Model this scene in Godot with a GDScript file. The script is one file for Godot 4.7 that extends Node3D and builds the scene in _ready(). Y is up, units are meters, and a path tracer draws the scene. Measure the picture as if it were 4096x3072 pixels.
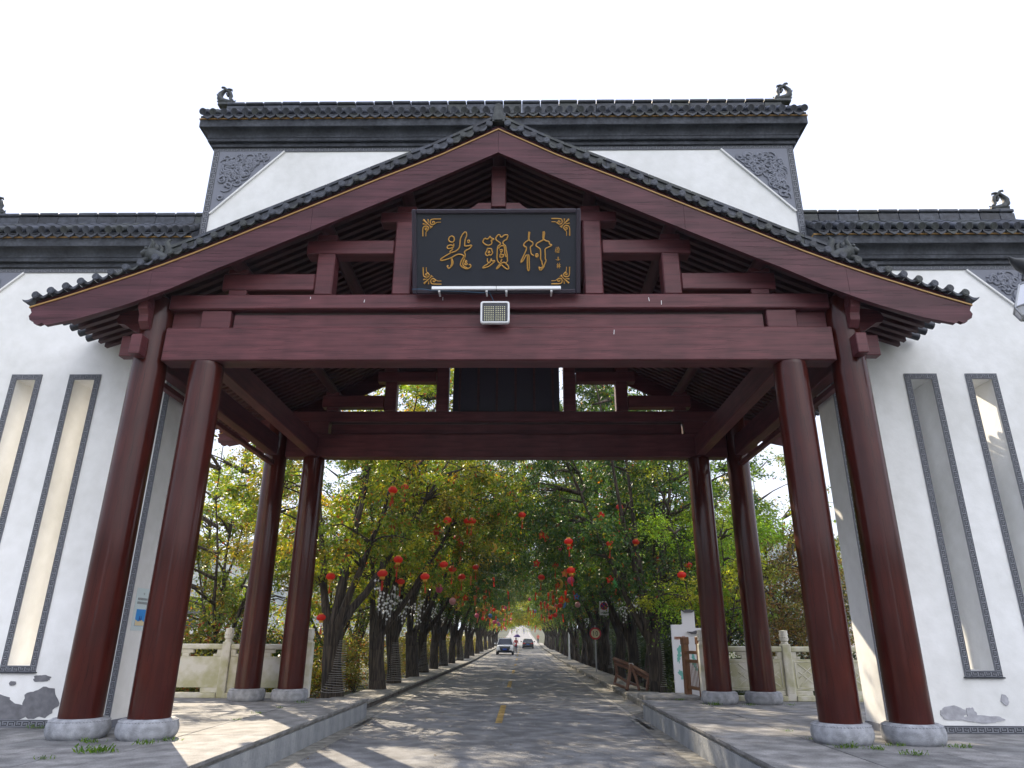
extends Node3D

# ------------------------------------------------------------------ mesh builder
class MB:
	var v := PackedVector3Array()
	var n := PackedVector3Array()
	var uv := PackedVector2Array()
	var c := PackedColorArray()
	var ix := PackedInt32Array()
	var col := Color(1, 1, 1)
	var xf := Transform3D()

	func put(p: Vector3, nn: Vector3, t := Vector2.ZERO) -> int:
		v.push_back(xf * p)
		n.push_back((xf.basis * nn).normalized())
		uv.push_back(t)
		c.push_back(col)
		return v.size() - 1

	func face(a: int, b: int, d: int) -> void:
		var g := (v[b] - v[a]).cross(v[d] - v[a])
		if g.dot(n[a] + n[b] + n[d]) > 0.0:
			ix.push_back(a); ix.push_back(d); ix.push_back(b)
		else:
			ix.push_back(a); ix.push_back(b); ix.push_back(d)

	func tri(a: Vector3, b: Vector3, d: Vector3, nn: Vector3) -> void:
		face(put(a, nn), put(b, nn), put(d, nn))

	func quad(a: Vector3, b: Vector3, d: Vector3, e: Vector3, nn: Vector3, u0 := Vector2.ZERO, u1 := Vector2.ONE) -> void:
		var i := put(a, nn, u0)
		var j := put(b, nn, Vector2(u1.x, u0.y))
		var k := put(d, nn, u1)
		var l := put(e, nn, Vector2(u0.x, u1.y))
		face(i, j, k)
		face(i, k, l)

	# a quad whose normal is found from its corners and a point it looks away from
	func quad_out(a: Vector3, b: Vector3, d: Vector3, e: Vector3, from: Vector3) -> void:
		var nn := (d - a).cross(e - b)
		if nn.length() < 1e-9:
			return
		nn = nn.normalized()
		if nn.dot((a + b + d + e) * 0.25 - from) < 0.0:
			nn = -nn
		quad(a, b, d, e, nn)

	func box(ctr: Vector3, size: Vector3, ch := 0.0, bs := Basis()) -> void:
		var h := size * 0.5
		ch = minf(ch, minf(h.x, minf(h.y, h.z)) * 0.9)
		var p := func(s: Vector3, ax: int) -> Vector3:
			var q := Vector3.ZERO
			for k in 3:
				q[k] = s[k] * (h[k] if k == ax else h[k] - ch)
			return ctr + bs * q
		for ax in 3:
			var a1 := (ax + 1) % 3
			var a2 := (ax + 2) % 3
			for sg: float in [-1.0, 1.0]:
				var nn := Vector3.ZERO
				nn[ax] = sg
				var cs := []
				for w in [[-1.0, -1.0], [1.0, -1.0], [1.0, 1.0], [-1.0, 1.0]]:
					var s := Vector3.ZERO
					s[ax] = sg; s[a1] = w[0]; s[a2] = w[1]
					cs.push_back(p.call(s, ax))
				quad(cs[0], cs[1], cs[2], cs[3], bs * nn)
		if ch <= 0.0:
			return
		for ax in 3:
			var a1 := (ax + 1) % 3
			var a2 := (ax + 2) % 3
			for s1: float in [-1.0, 1.0]:
				for s2: float in [-1.0, 1.0]:
					var s := Vector3.ZERO
					s[a1] = s1; s[a2] = s2
					var t := s
					s[ax] = -1.0; t[ax] = 1.0
					var nn := Vector3.ZERO
					nn[a1] = s1; nn[a2] = s2
					quad(p.call(s, a1), p.call(t, a1), p.call(t, a2), p.call(s, a2), (bs * nn).normalized())
		for sx: float in [-1.0, 1.0]:
			for sy: float in [-1.0, 1.0]:
				for sz: float in [-1.0, 1.0]:
					var s := Vector3(sx, sy, sz)
					tri(p.call(s, 0), p.call(s, 1), p.call(s, 2), (bs * s).normalized())

	func tube(pts: PackedVector3Array, rad: PackedFloat32Array, sides := 8, caps := true, flat := 1.0) -> void:
		var m := pts.size()
		var fwd := (pts[1] - pts[0]).normalized()
		var up := Vector3.UP if absf(fwd.y) < 0.9 else Vector3.RIGHT
		var sd := fwd.cross(up).normalized()
		var first := v.size()
		for i in m:
			var f := (pts[mini(i + 1, m - 1)] - pts[maxi(i - 1, 0)]).normalized()
			sd = (sd - f * sd.dot(f)).normalized()
			var u2 := sd.cross(f)
			for k in sides:
				var a := TAU * k / sides
				var d := sd * cos(a) + u2 * sin(a) * flat
				put(pts[i] + d * rad[mini(i, rad.size() - 1)], d, Vector2(float(k) / sides, i))
		for i in m - 1:
			for k in sides:
				var a := first + i * sides + k
				var b := first + i * sides + (k + 1) % sides
				face(a, b, b + sides)
				face(a, b + sides, a + sides)
		if caps:
			for e in [0, m - 1]:
				var nn := (pts[0] - pts[1]).normalized() if e == 0 else (pts[m - 1] - pts[m - 2]).normalized()
				var ids := []
				for k in sides:
					var q := v[first + e * sides + k]
					v.push_back(q); n.push_back((xf.basis * nn).normalized()); uv.push_back(Vector2.ZERO); c.push_back(col)
					ids.push_back(v.size() - 1)
				for k in range(1, sides - 1):
					face(ids[0], ids[k], ids[k + 1])

	func lathe(prof: PackedVector2Array, seg := 24, t := Transform3D()) -> void:
		var keep := xf
		xf = xf * t
		for i in prof.size() - 1:
			var a := prof[i]
			var b := prof[i + 1]
			var d := (b - a).normalized()
			var nr := Vector2(d.y, -d.x)
			for k in seg:
				var t0 := TAU * k / seg
				var t1 := TAU * (k + 1) / seg
				var d0 := Vector3(cos(t0), 0, sin(t0))
				var d1 := Vector3(cos(t1), 0, sin(t1))
				# smooth along the turn
				var y := Vector3.UP
				var i0 := put(d0 * a.x + y * a.y, d0 * nr.x + y * nr.y, Vector2(float(k) / seg, a.y))
				var i1 := put(d1 * a.x + y * a.y, d1 * nr.x + y * nr.y, Vector2(float(k + 1) / seg, a.y))
				var i2 := put(d1 * b.x + y * b.y, d1 * nr.x + y * nr.y, Vector2(float(k + 1) / seg, b.y))
				var i3 := put(d0 * b.x + y * b.y, d0 * nr.x + y * nr.y, Vector2(float(k) / seg, b.y))
				face(i0, i1, i2)
				face(i0, i2, i3)
		xf = keep

	func ball(ctr: Vector3, r: Vector3, seg := 12, rings := 8) -> void:
		var first := v.size()
		for i in rings + 1:
			var a := PI * i / rings
			for k in seg + 1:
				var b := TAU * k / seg
				var d := Vector3(sin(a) * cos(b), cos(a), sin(a) * sin(b))
				put(ctr + d * r, (d / r).normalized(), Vector2(float(k) / seg, float(i) / rings))
		for i in rings:
			for k in seg:
				var q := first + i * (seg + 1) + k
				face(q, q + 1, q + seg + 2)
				face(q, q + seg + 2, q + seg + 1)

	# polygon in the x-y plane, drawn out from z0 to z1
	func prism(poly: PackedVector2Array, z0: float, z1: float, sides := true) -> void:
		var t := Geometry2D.triangulate_polygon(poly)
		for z in [z0, z1]:
			var nn := Vector3(0, 0, 1.0 if z == maxf(z0, z1) else -1.0)
			for i in range(0, t.size(), 3):
				tri(Vector3(poly[t[i]].x, poly[t[i]].y, z), Vector3(poly[t[i + 1]].x, poly[t[i + 1]].y, z), Vector3(poly[t[i + 2]].x, poly[t[i + 2]].y, z), nn)
		if not sides:
			return
		var sgn := -1.0 if Geometry2D.is_polygon_clockwise(poly) else 1.0
		for i in poly.size():
			var a := poly[i]
			var b := poly[(i + 1) % poly.size()]
			var d := b - a
			if d.length() < 1e-6:
				continue
			var nn := Vector3(d.y, -d.x, 0).normalized() * sgn
			quad(Vector3(a.x, a.y, z0), Vector3(b.x, b.y, z0), Vector3(b.x, b.y, z1), Vector3(a.x, a.y, z1), nn)

	# rings of equal length joined into a skin; normals found from the corners, looking away from the axis
	func loft(rings: Array, closed := true, caps := true) -> void:
		for i in rings.size() - 1:
			var r0: PackedVector3Array = rings[i]
			var r1: PackedVector3Array = rings[i + 1]
			var ctr := Vector3.ZERO
			for q in r0: ctr += q
			for q in r1: ctr += q
			ctr /= r0.size() * 2
			for k in (r0.size() if closed else r0.size() - 1):
				var l := (k + 1) % r0.size()
				quad_out(r0[k], r0[l], r1[l], r1[k], ctr)
		if caps:
			for e in [0, rings.size() - 1]:
				var r: PackedVector3Array = rings[e]
				var o: PackedVector3Array = rings[1 if e == 0 else rings.size() - 2]
				var m := Vector3.ZERO
				for q in r: m += q
				m /= r.size()
				var away := Vector3.ZERO
				for q in o: away += q
				away /= o.size()
				for k in r.size():
					var a := r[k]
					var b := r[(k + 1) % r.size()]
					var nn := (a - m).cross(b - m)
					if nn.length() < 1e-9: continue
					nn = nn.normalized()
					if nn.dot(m - away) < 0: nn = -nn
					tri(m, a, b, nn)

	func mesh(mat: Material) -> ArrayMesh:
		var arr := []
		arr.resize(Mesh.ARRAY_MAX)
		arr[Mesh.ARRAY_VERTEX] = v
		arr[Mesh.ARRAY_NORMAL] = n
		arr[Mesh.ARRAY_TEX_UV] = uv
		arr[Mesh.ARRAY_COLOR] = c
		arr[Mesh.ARRAY_INDEX] = ix
		var m := ArrayMesh.new()
		m.add_surface_from_arrays(Mesh.PRIMITIVE_TRIANGLES, arr)
		m.surface_set_material(0, mat)
		return m


# ------------------------------------------------------------------ naming
var used := {}

func numbered(s: String) -> String:
	if not used.has(s):
		used[s] = 0
		return s
	used[s] += 1
	return "%s_%03d" % [s, used[s]]

func tag(o: Node, label := "", category := "", group := "", kind := "") -> Node:
	if label != "": o.set_meta("label", label)
	if category != "": o.set_meta("category", category)
	if group != "": o.set_meta("group", group)
	if kind != "": o.set_meta("kind", kind)
	return o

func thing(called: String, label: String, category: String, at := Vector3.ZERO, turn := 0.0, group := "") -> Node3D:
	var o := Node3D.new()
	o.name = numbered(called)
	add_child(o)
	o.position = at
	o.rotation.y = turn
	tag(o, label, category, group)
	return o

func put(called: String, m: Mesh, parent: Node = null, t := Transform3D()) -> MeshInstance3D:
	var o := MeshInstance3D.new()
	o.mesh = m
	o.transform = t
	if parent == null:
		o.name = numbered(called)
		add_child(o)
	else:
		o.name = called
		parent.add_child(o, true)
	return o

func part(called: String, mb: MB, mat: Material, parent: Node, t := Transform3D()) -> MeshInstance3D:
	return put(called, mb.mesh(mat), parent, t)

func boxpart(called: String, ctr: Vector3, size: Vector3, mat: Material, parent: Node, ch := 0.012, bs := Basis()) -> MeshInstance3D:
	var mb := MB.new()
	mb.box(Vector3.ZERO, size, ch)
	return part(called, mb, mat, parent, Transform3D(bs, ctr))

func ordinal(k: int) -> String:
	if k > 34:
		var e := (k + 1) % 10
		return str(k + 1) + ("st" if e == 1 else "nd" if e == 2 else "rd" if e == 3 else "th")
	return ["first", "second", "third", "fourth", "fifth", "sixth", "seventh", "eighth", "ninth", "tenth", "eleventh", "twelfth", "thirteenth", "fourteenth", "fifteenth", "sixteenth", "seventeenth", "eighteenth", "nineteenth", "twentieth", "21st", "22nd", "23rd", "24th", "25th", "26th", "27th", "28th", "29th", "30th", "31st", "32nd", "33rd", "34th", "35th"][k]

func p2(a: Array) -> PackedVector2Array:
	var r := PackedVector2Array()
	for i in range(0, a.size(), 2): r.push_back(Vector2(a[i], a[i + 1]))
	return r

# ------------------------------------------------------------------ materials
var M := {}

func lin(r: float, g: float, b: float) -> Color:
	return Color(r, g, b).linear_to_srgb()

func gray(seed_: int, w: int, h: int, freq: float, oct := 4, type := FastNoiseLite.TYPE_SIMPLEX_SMOOTH, rw := 0, rh := 0) -> Image:
	var f := FastNoiseLite.new()
	f.seed = seed_
	f.noise_type = type
	f.frequency = freq
	f.fractal_octaves = oct
	var im := f.get_seamless_image(w, h)
	im.convert(Image.FORMAT_L8)
	if rw > 0: im.resize(rw, rh, Image.INTERPOLATE_CUBIC)
	return im

# lays grey noises over each other into a tint around white
func tint(layers: Array, lo: Color, hi: Color, sharp := 1.0) -> Image:
	var w: int = layers[0][0].get_width()
	var h: int = layers[0][0].get_height()
	var out := PackedByteArray()
	out.resize(w * h * 3)
	var data := []
	for l in layers: data.push_back(l[0].get_data())
	for i in w * h:
		var s := 0.0
		for k in layers.size(): s += (data[k][i] / 255.0) * layers[k][1]
		s = clampf((s - 0.5) * sharp + 0.5, 0, 1)
		out[i * 3] = int(255 * lerpf(lo.r, hi.r, s))
		out[i * 3 + 1] = int(255 * lerpf(lo.g, hi.g, s))
		out[i * 3 + 2] = int(255 * lerpf(lo.b, hi.b, s))
	return Image.create_from_data(w, h, false, Image.FORMAT_RGB8, out)

func bump(im: Image, k: float) -> Texture2D:
	var b: Image = im.duplicate()
	b.convert(Image.FORMAT_RGBA8)
	b.bump_map_to_normal_map(k)
	return ImageTexture.create_from_image(b)

func mat(called: String, col: Color, rough: float, tex: Texture2D = null, nrm: Texture2D = null, scale := Vector3.ONE, depth := 1.0, world := false) -> StandardMaterial3D:
	var m := StandardMaterial3D.new()
	m.resource_name = called
	m.albedo_color = col
	m.roughness = rough
	if tex or nrm:
		m.uv1_triplanar = true
		m.uv1_world_triplanar = world
		m.uv1_scale = scale
	if tex: m.albedo_texture = tex
	if nrm:
		m.normal_enabled = true
		m.normal_texture = nrm
		m.normal_scale = depth
	M[called] = m
	return m

func leafmat(called: String, back: float) -> void:
	var m := mat(called, Color(1, 1, 1), 0.42)
	m.vertex_color_use_as_albedo = true
	m.cull_mode = BaseMaterial3D.CULL_DISABLED
	m.backlight_enabled = true
	m.backlight = Color(back, back, back * 0.55)
	m.metallic_specular = 0.45

func make_materials() -> void:
	# wood: grain runs along U
	var g1 := gray(3, 64, 512, 0.02, 4, FastNoiseLite.TYPE_SIMPLEX_SMOOTH, 512, 512)
	var g2 := gray(4, 32, 512, 0.06, 3, FastNoiseLite.TYPE_SIMPLEX_SMOOTH, 512, 512)
	var g3 := gray(5, 512, 512, 0.006, 3)
	var wood := tint([[g1, 0.35], [g2, 0.3], [g3, 0.35]], Color(0.68, 0.66, 0.66), Color(1.0, 1.0, 1.0), 1.5)
	# drying cracks: thin broken lines along the grain
	var rng := RandomNumberGenerator.new()
	rng.seed = 11
	for k in 95:
		var y := rng.randi_range(0, 509)
		var x := rng.randi_range(0, 480)
		var l := rng.randi_range(20, 150)
		for i in l:
			if rng.randf() < 0.22: y = clampi(y + rng.randi_range(-1, 1), 0, 511)
			wood.set_pixel((x + i) % 512, y, Color(0.22, 0.18, 0.18))
	var woodn := bump(wood, 2.2)
	var woodt := ImageTexture.create_from_image(wood)
	var woodv_im: Image = wood.duplicate()
	woodv_im.rotate_90(CLOCKWISE)
	var woodv := ImageTexture.create_from_image(woodv_im)
	var woodvn := bump(woodv_im, 1.6)
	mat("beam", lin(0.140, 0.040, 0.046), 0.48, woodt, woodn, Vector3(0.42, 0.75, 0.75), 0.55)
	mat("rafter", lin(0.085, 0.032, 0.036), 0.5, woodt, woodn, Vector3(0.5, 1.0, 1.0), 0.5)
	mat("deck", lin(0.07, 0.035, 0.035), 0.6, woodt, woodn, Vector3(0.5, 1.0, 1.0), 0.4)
	mat("barge", lin(0.112, 0.038, 0.048), 0.45, woodt, woodn, Vector3(0.3, 0.6, 0.6), 0.5)
	mat("column", lin(0.066, 0.0115, 0.0075), 0.42, woodv, woodvn, Vector3(0.6, 0.32, 0.6), 0.3)
	M.column.metallic_specular = 0.2
	M.beam.metallic_specular = 0.35
	M.barge.metallic_specular = 0.35
	M.column.clearcoat_enabled = true
	M.column.clearcoat = 0.42
	M.column.clearcoat_roughness = 0.1
	M.beam.clearcoat_enabled = true
	M.beam.clearcoat = 0.12
	M.beam.clearcoat_roughness = 0.35
	mat("gatewood", lin(0.20, 0.085, 0.03), 0.5, woodv, woodvn, Vector3(1.2, 0.7, 1.2), 0.5)
	mat("logwood", lin(0.22, 0.10, 0.055), 0.55, woodt, woodn, Vector3(0.8, 1.5, 1.5), 0.5)
	# plaster
	var pl := tint([[gray(21, 512, 512, 0.004, 4), 0.6], [gray(22, 512, 512, 0.03, 4), 0.4]], Color(0.90, 0.90, 0.89), Color(1, 1, 1), 1.2)
	var pln := bump(gray(23, 512, 512, 0.05, 4), 0.8)
	mat("plaster", lin(0.84, 0.84, 0.83), 0.85, ImageTexture.create_from_image(pl), pln, Vector3(0.22, 0.22, 0.22), 0.35)
	mat("bareplaster", lin(0.19, 0.19, 0.205), 0.95, ImageTexture.create_from_image(tint([[gray(24, 256, 256, 0.03, 5), 1.0]], Color(0.82, 0.82, 0.82), Color(1, 1, 1), 1.2)), pln, Vector3(0.8, 0.8, 0.8), 0.9)
	mat("pale_patch", lin(0.46, 0.46, 0.49), 0.95, M.bareplaster.albedo_texture, pln, Vector3(0.8, 0.8, 0.8), 0.9)
	# stone
	var gr := tint([[gray(31, 512, 512, 0.2, 3), 0.4], [gray(32, 512, 512, 0.012, 4), 0.6]], Color(0.6, 0.6, 0.6), Color(1, 1, 1), 1.6)
	var grt := ImageTexture.create_from_image(gr)
	var grn := bump(gray(33, 512, 512, 0.12, 4), 1.6)
	mat("drum", lin(0.44, 0.455, 0.49), 0.75, grt, grn, Vector3(0.9, 0.9, 0.9), 0.9)
	mat("paving", lin(0.33, 0.325, 0.32), 0.8, grt, grn, Vector3(0.35, 0.35, 0.35), 0.5, true)
	mat("paving_dark", lin(0.25, 0.25, 0.25), 0.8, grt, grn, Vector3(0.35, 0.35, 0.35), 0.5, true)
	var st := tint([[gray(35, 512, 64, 0.02, 4, FastNoiseLite.TYPE_SIMPLEX_SMOOTH, 512, 512), 0.6], [gray(36, 512, 512, 0.02, 4), 0.4]], Color(0.72, 0.74, 0.76), Color(1, 1, 1), 1.7)
	mat("facing", lin(0.32, 0.33, 0.34), 0.7, ImageTexture.create_from_image(st), grn, Vector3(0.22, 0.22, 0.22), 0.4)
	mat("balustrade", lin(0.62, 0.60, 0.53), 0.8, ImageTexture.create_from_image(tint([[gray(37, 256, 256, 0.012, 5), 1.0]], Color(0.84, 0.84, 0.72), Color(1, 1, 1), 1.8)), grn, Vector3(0.6, 0.6, 0.6), 0.6)
	mat("concrete", lin(0.34, 0.33, 0.30), 0.9, grt, grn, Vector3(0.5, 0.5, 0.5), 0.7, true)
	mat("mudkerb", lin(0.12, 0.10, 0.085), 0.95, grt, grn, Vector3(0.8, 0.8, 0.8), 1.0, true)
	var asf := tint([[gray(41, 512, 512, 0.25, 2), 0.5], [gray(42, 512, 512, 0.01, 4), 0.5]], Color(0.55, 0.55, 0.56), Color(1, 1, 1), 1.7)
	mat("asphalt", lin(0.265, 0.268, 0.275), 0.82, ImageTexture.create_from_image(asf), bump(gray(43, 512, 512, 0.3, 2), 2.0), Vector3(0.28, 0.28, 0.28), 0.6, true)
	mat("paint_white", lin(0.52, 0.50, 0.45), 0.8, ImageTexture.create_from_image(asf), null, Vector3(0.6, 0.6, 0.6), 1.0, true)
	mat("paint_yellow", lin(0.50, 0.33, 0.09), 0.8, ImageTexture.create_from_image(asf), null, Vector3(0.6, 0.6, 0.6), 1.0, true)
	mat("soil", lin(0.05, 0.062, 0.024), 0.95, grt, grn, Vector3(0.2, 0.2, 0.2), 1.0, true)
	mat("hill", lin(0.055, 0.075, 0.04), 0.95, ImageTexture.create_from_image(tint([[gray(45, 512, 512, 0.04, 5), 1.0]], Color(0.45, 0.5, 0.4), Color(1, 1, 1), 2.0)), bump(gray(46, 512, 512, 0.05, 5), 6.0), Vector3(0.012, 0.012, 0.012), 1.0, true)
	# slate roof tiles and grey trim
	var sl := tint([[gray(51, 256, 256, 0.02, 4), 0.6], [gray(52, 256, 256, 0.15, 3), 0.4]], Color(0.5, 0.52, 0.55), Color(1, 1, 1), 1.8)
	var slt := ImageTexture.create_from_image(sl)
	var sln := bump(gray(53, 256, 256, 0.1, 4), 1.5)
	for k in 4:
		var tone: float = [0.72, 1.0, 1.45, 1.1][k]
		mat("tile%d" % k, lin(0.058 * tone, 0.064 * tone, (0.080 if k != 3 else 0.060) * tone), 0.6, slt, sln, Vector3(1.1, 1.1, 1.1), 0.6)
	mat("trim", lin(0.062, 0.068, 0.082), 0.75, slt, sln, Vector3(0.35, 0.35, 0.35), 0.3)
	mat("carved", lin(0.17, 0.18, 0.215), 0.7)
	# meander band; shade of its carved grooves is painted dark into the colour
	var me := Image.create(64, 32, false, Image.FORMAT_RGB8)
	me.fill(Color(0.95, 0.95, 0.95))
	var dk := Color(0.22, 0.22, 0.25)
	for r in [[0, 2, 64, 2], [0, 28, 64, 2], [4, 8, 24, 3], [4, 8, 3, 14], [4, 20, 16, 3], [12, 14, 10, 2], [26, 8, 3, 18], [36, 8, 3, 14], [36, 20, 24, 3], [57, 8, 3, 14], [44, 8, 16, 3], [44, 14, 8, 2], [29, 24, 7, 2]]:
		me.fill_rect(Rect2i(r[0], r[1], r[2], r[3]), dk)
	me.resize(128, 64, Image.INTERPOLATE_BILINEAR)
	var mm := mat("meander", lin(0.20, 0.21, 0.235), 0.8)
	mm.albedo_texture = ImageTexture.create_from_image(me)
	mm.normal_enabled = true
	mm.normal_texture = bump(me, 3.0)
	mat("gold", lin(0.55, 0.30, 0.07), 0.38)
	M.gold.metallic = 0.35
	mat("goldtrim", lin(0.36, 0.20, 0.05), 0.5)
	mat("lacquer", lin(0.022, 0.025, 0.036), 0.4, null, null)
	mat("lacquer_frame", lin(0.03, 0.022, 0.035), 0.42)
	mat("white_metal", lin(0.78, 0.79, 0.80), 0.4)
	mat("dark_glass", lin(0.02, 0.022, 0.03), 0.15)
	mat("led", lin(0.72, 0.70, 0.42), 0.4)
	mat("cable", lin(0.03, 0.09, 0.16), 0.5)
	mat("bark", lin(0.085, 0.066, 0.048), 0.95, ImageTexture.create_from_image(tint([[gray(61, 256, 32, 0.03, 4, FastNoiseLite.TYPE_SIMPLEX_SMOOTH, 256, 256), 1.0]], Color(0.42, 0.4, 0.38), Color(1, 1, 1), 2.4)), bump(gray(61, 256, 32, 0.03, 4, FastNoiseLite.TYPE_SIMPLEX_SMOOTH, 256, 256), 4.0), Vector3(1.6, 1.0, 1.6), 1.0)
	leafmat("leaf", 1.0)
	leafmat("leaf_thin", 1.0)
	mat("red_silk", lin(0.62, 0.016, 0.014), 0.4)
	M.red_silk.backlight_enabled = true
	M.red_silk.backlight = Color(1.0, 0.5, 0.4)
	mat("yellow_silk", lin(0.75, 0.42, 0.02), 0.5)
	mat("orange_silk", lin(0.75, 0.13, 0.01), 0.5)
	mat("pink_silk", lin(0.72, 0.05, 0.18), 0.5)
	mat("palepink_silk", lin(0.62, 0.26, 0.26), 0.5)
	mat("blue_silk", lin(0.03, 0.22, 0.6), 0.5)
	mat("green_silk", lin(0.04, 0.45, 0.08), 0.5)
	for s in ["yellow_silk", "orange_silk", "pink_silk", "palepink_silk", "blue_silk", "green_silk"]:
		M[s].backlight_enabled = true
		M[s].backlight = Color(0.6, 0.6, 0.6)
	mat("thread", lin(0.10, 0.09, 0.08), 0.8)
	mat("wire", lin(0.42, 0.42, 0.40), 0.6)
	mat("bulb", lin(0.85, 0.85, 0.87), 0.3)
	mat("steel", lin(0.36, 0.37, 0.38), 0.45)
	M.steel.metallic = 0.6
	mat("sign_white", lin(0.78, 0.79, 0.82), 0.5)
	mat("sign_cream", lin(0.76, 0.66, 0.42), 0.5)
	mat("sign_red", lin(0.55, 0.02, 0.03), 0.5)
	mat("sign_blue", lin(0.02, 0.025, 0.22), 0.5)
	mat("sign_black", lin(0.02, 0.02, 0.03), 0.5)
	mat("beige", lin(0.32, 0.27, 0.20), 0.8)
	mat("car_white", lin(0.80, 0.80, 0.80), 0.25)
	mat("car_black", lin(0.012, 0.014, 0.02), 0.2)
	for s in ["car_white", "car_black"]:
		M[s].clearcoat_enabled = true
		M[s].clearcoat = 1.0
		M[s].clearcoat_roughness = 0.05
	mat("tyre", lin(0.015, 0.015, 0.016), 0.85)
	mat("tail_red", lin(0.5, 0.01, 0.012), 0.25)
	mat("plate_blue", lin(0.02, 0.08, 0.42), 0.4)
	mat("chrome", lin(0.7, 0.7, 0.72), 0.15)
	M.chrome.metallic = 1.0
	var pm := mat("person", Color(1, 1, 1), 0.8)
	pm.vertex_color_use_as_albedo = true
	mat("house_wall", lin(0.62, 0.60, 0.57), 0.9)
	mat("house_roof", lin(0.10, 0.10, 0.11), 0.9)
	mat("ink_green", lin(0.18, 0.50, 0.44), 0.9)
	mat("ink_orange", lin(0.45, 0.12, 0.02), 0.8)
	mat("poster_paper", lin(0.66, 0.76, 0.77), 0.6)
	mat("poster_blue", lin(0.05, 0.30, 0.75), 0.6)
	mat("iron", lin(0.03, 0.032, 0.038), 0.5)

# ------------------------------------------------------------------ curves of the gate roof, measured on one half
const GX := [0.0, 1.06, 2.11, 3.12, 4.10, 4.82, 5.73, 6.41, 6.97, 7.45]
const GY := [9.68, 9.10, 8.61, 8.11, 7.64, 7.28, 6.87, 6.61, 6.40, 6.23]
const BX := [0.0, 1.04, 2.0, 3.07, 4.04, 4.64, 5.30, 5.94, 6.68, 7.06]
const BY := [9.20, 8.66, 8.18, 7.65, 7.18, 6.90, 6.55, 6.28, 6.03, 5.95]

func curve(xs: Array, ys: Array, x: float) -> float:
	x = absf(x)
	for i in xs.size() - 1:
		if x <= xs[i + 1]:
			return lerpf(ys[i], ys[i + 1], (x - xs[i]) / (xs[i + 1] - xs[i]))
	return ys[-1]

func yg(x: float) -> float:
	return curve(GX, GY, x)

# a bar of rectangular section that follows the roof curve from x0 to x1; top = curve + up
func sweep(mb: MB, x0: float, x1: float, up: float, height: float, z0: float, z1: float, step := 0.5) -> void:
	var k := maxi(1, int(ceil(absf(x1 - x0) / step)))
	var top := []
	for i in k + 1:
		var x := lerpf(x0, x1, float(i) / k)
		top.push_back(Vector2(x, yg(x) + up))
	for i in k:
		var a: Vector2 = top[i]
		var b: Vector2 = top[i + 1]
		var nn := Vector3(-(b.y - a.y), b.x - a.x, 0).normalized()
		if nn.y < 0: nn = -nn
		var h := Vector2(0, -height)
		mb.quad(Vector3(a.x, a.y, z0), Vector3(b.x, b.y, z0), Vector3(b.x, b.y, z1), Vector3(a.x, a.y, z1), nn)
		mb.quad(Vector3(a.x, a.y - height, z0), Vector3(b.x, b.y - height, z0), Vector3(b.x, b.y - height, z1), Vector3(a.x, a.y - height, z1), -nn)
		for z in [z0, z1]:
			mb.quad(Vector3(a.x, a.y, z), Vector3(b.x, b.y, z), Vector3(b.x, b.y - height, z), Vector3(a.x, a.y - height, z), Vector3(0, 0, 1 if z == maxf(z0, z1) else -1))
	for e in [0, k]:
		var a: Vector2 = top[e]
		var s := signf(x1 - x0) * (1 if e == k else -1)
		mb.quad(Vector3(a.x, a.y, z0), Vector3(a.x, a.y, z1), Vector3(a.x, a.y - height, z1), Vector3(a.x, a.y - height, z0), Vector3(s, 0, 0))

# ------------------------------------------------------------------ the gate pavilion
const ZR := -6.21
const XO := 5.683
const XI := 4.727

func column(parent: Node, x: float, z: float, top: float) -> void:
	var c := MB.new()
	c.lathe(p2([0.276, 0.25, 0.276, 1.2, 0.270, 3.2, 0.258, top - 0.05, 0.25, top, 0.0, top]), 32)
	var o := part("column", c, M.column, parent, Transform3D(Basis(Vector3.UP, x * 1.7 + z), Vector3(x, 0, z)))
	var d := MB.new()
	var dp := PackedVector2Array([Vector2(0.25, 0.0), Vector2(0.345, 0.0), Vector2(0.35, 0.022)])
	for i in 13:
		var a := -1.05 + 2.1 * i / 12.0
		dp.push_back(Vector2(0.31 + 0.09 * cos(a), 0.128 + 0.117 * sin(a) / sin(1.05)))
	dp.append_array(p2([0.345, 0.248, 0.335, 0.256, 0.0, 0.257]))
	d.lathe(dp, 44)
	part("drum_base", d, M.drum, o)
	var b := MB.new()
	for k in 56:
		var a := TAU * k / 56
		b.ball(Vector3(cos(a) * 0.368, 0.224, sin(a) * 0.368), Vector3(0.016, 0.014, 0.016), 6, 4)
	tag(part("bead_ring", b, M.drum, o), "", "", "", "stuff")

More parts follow.
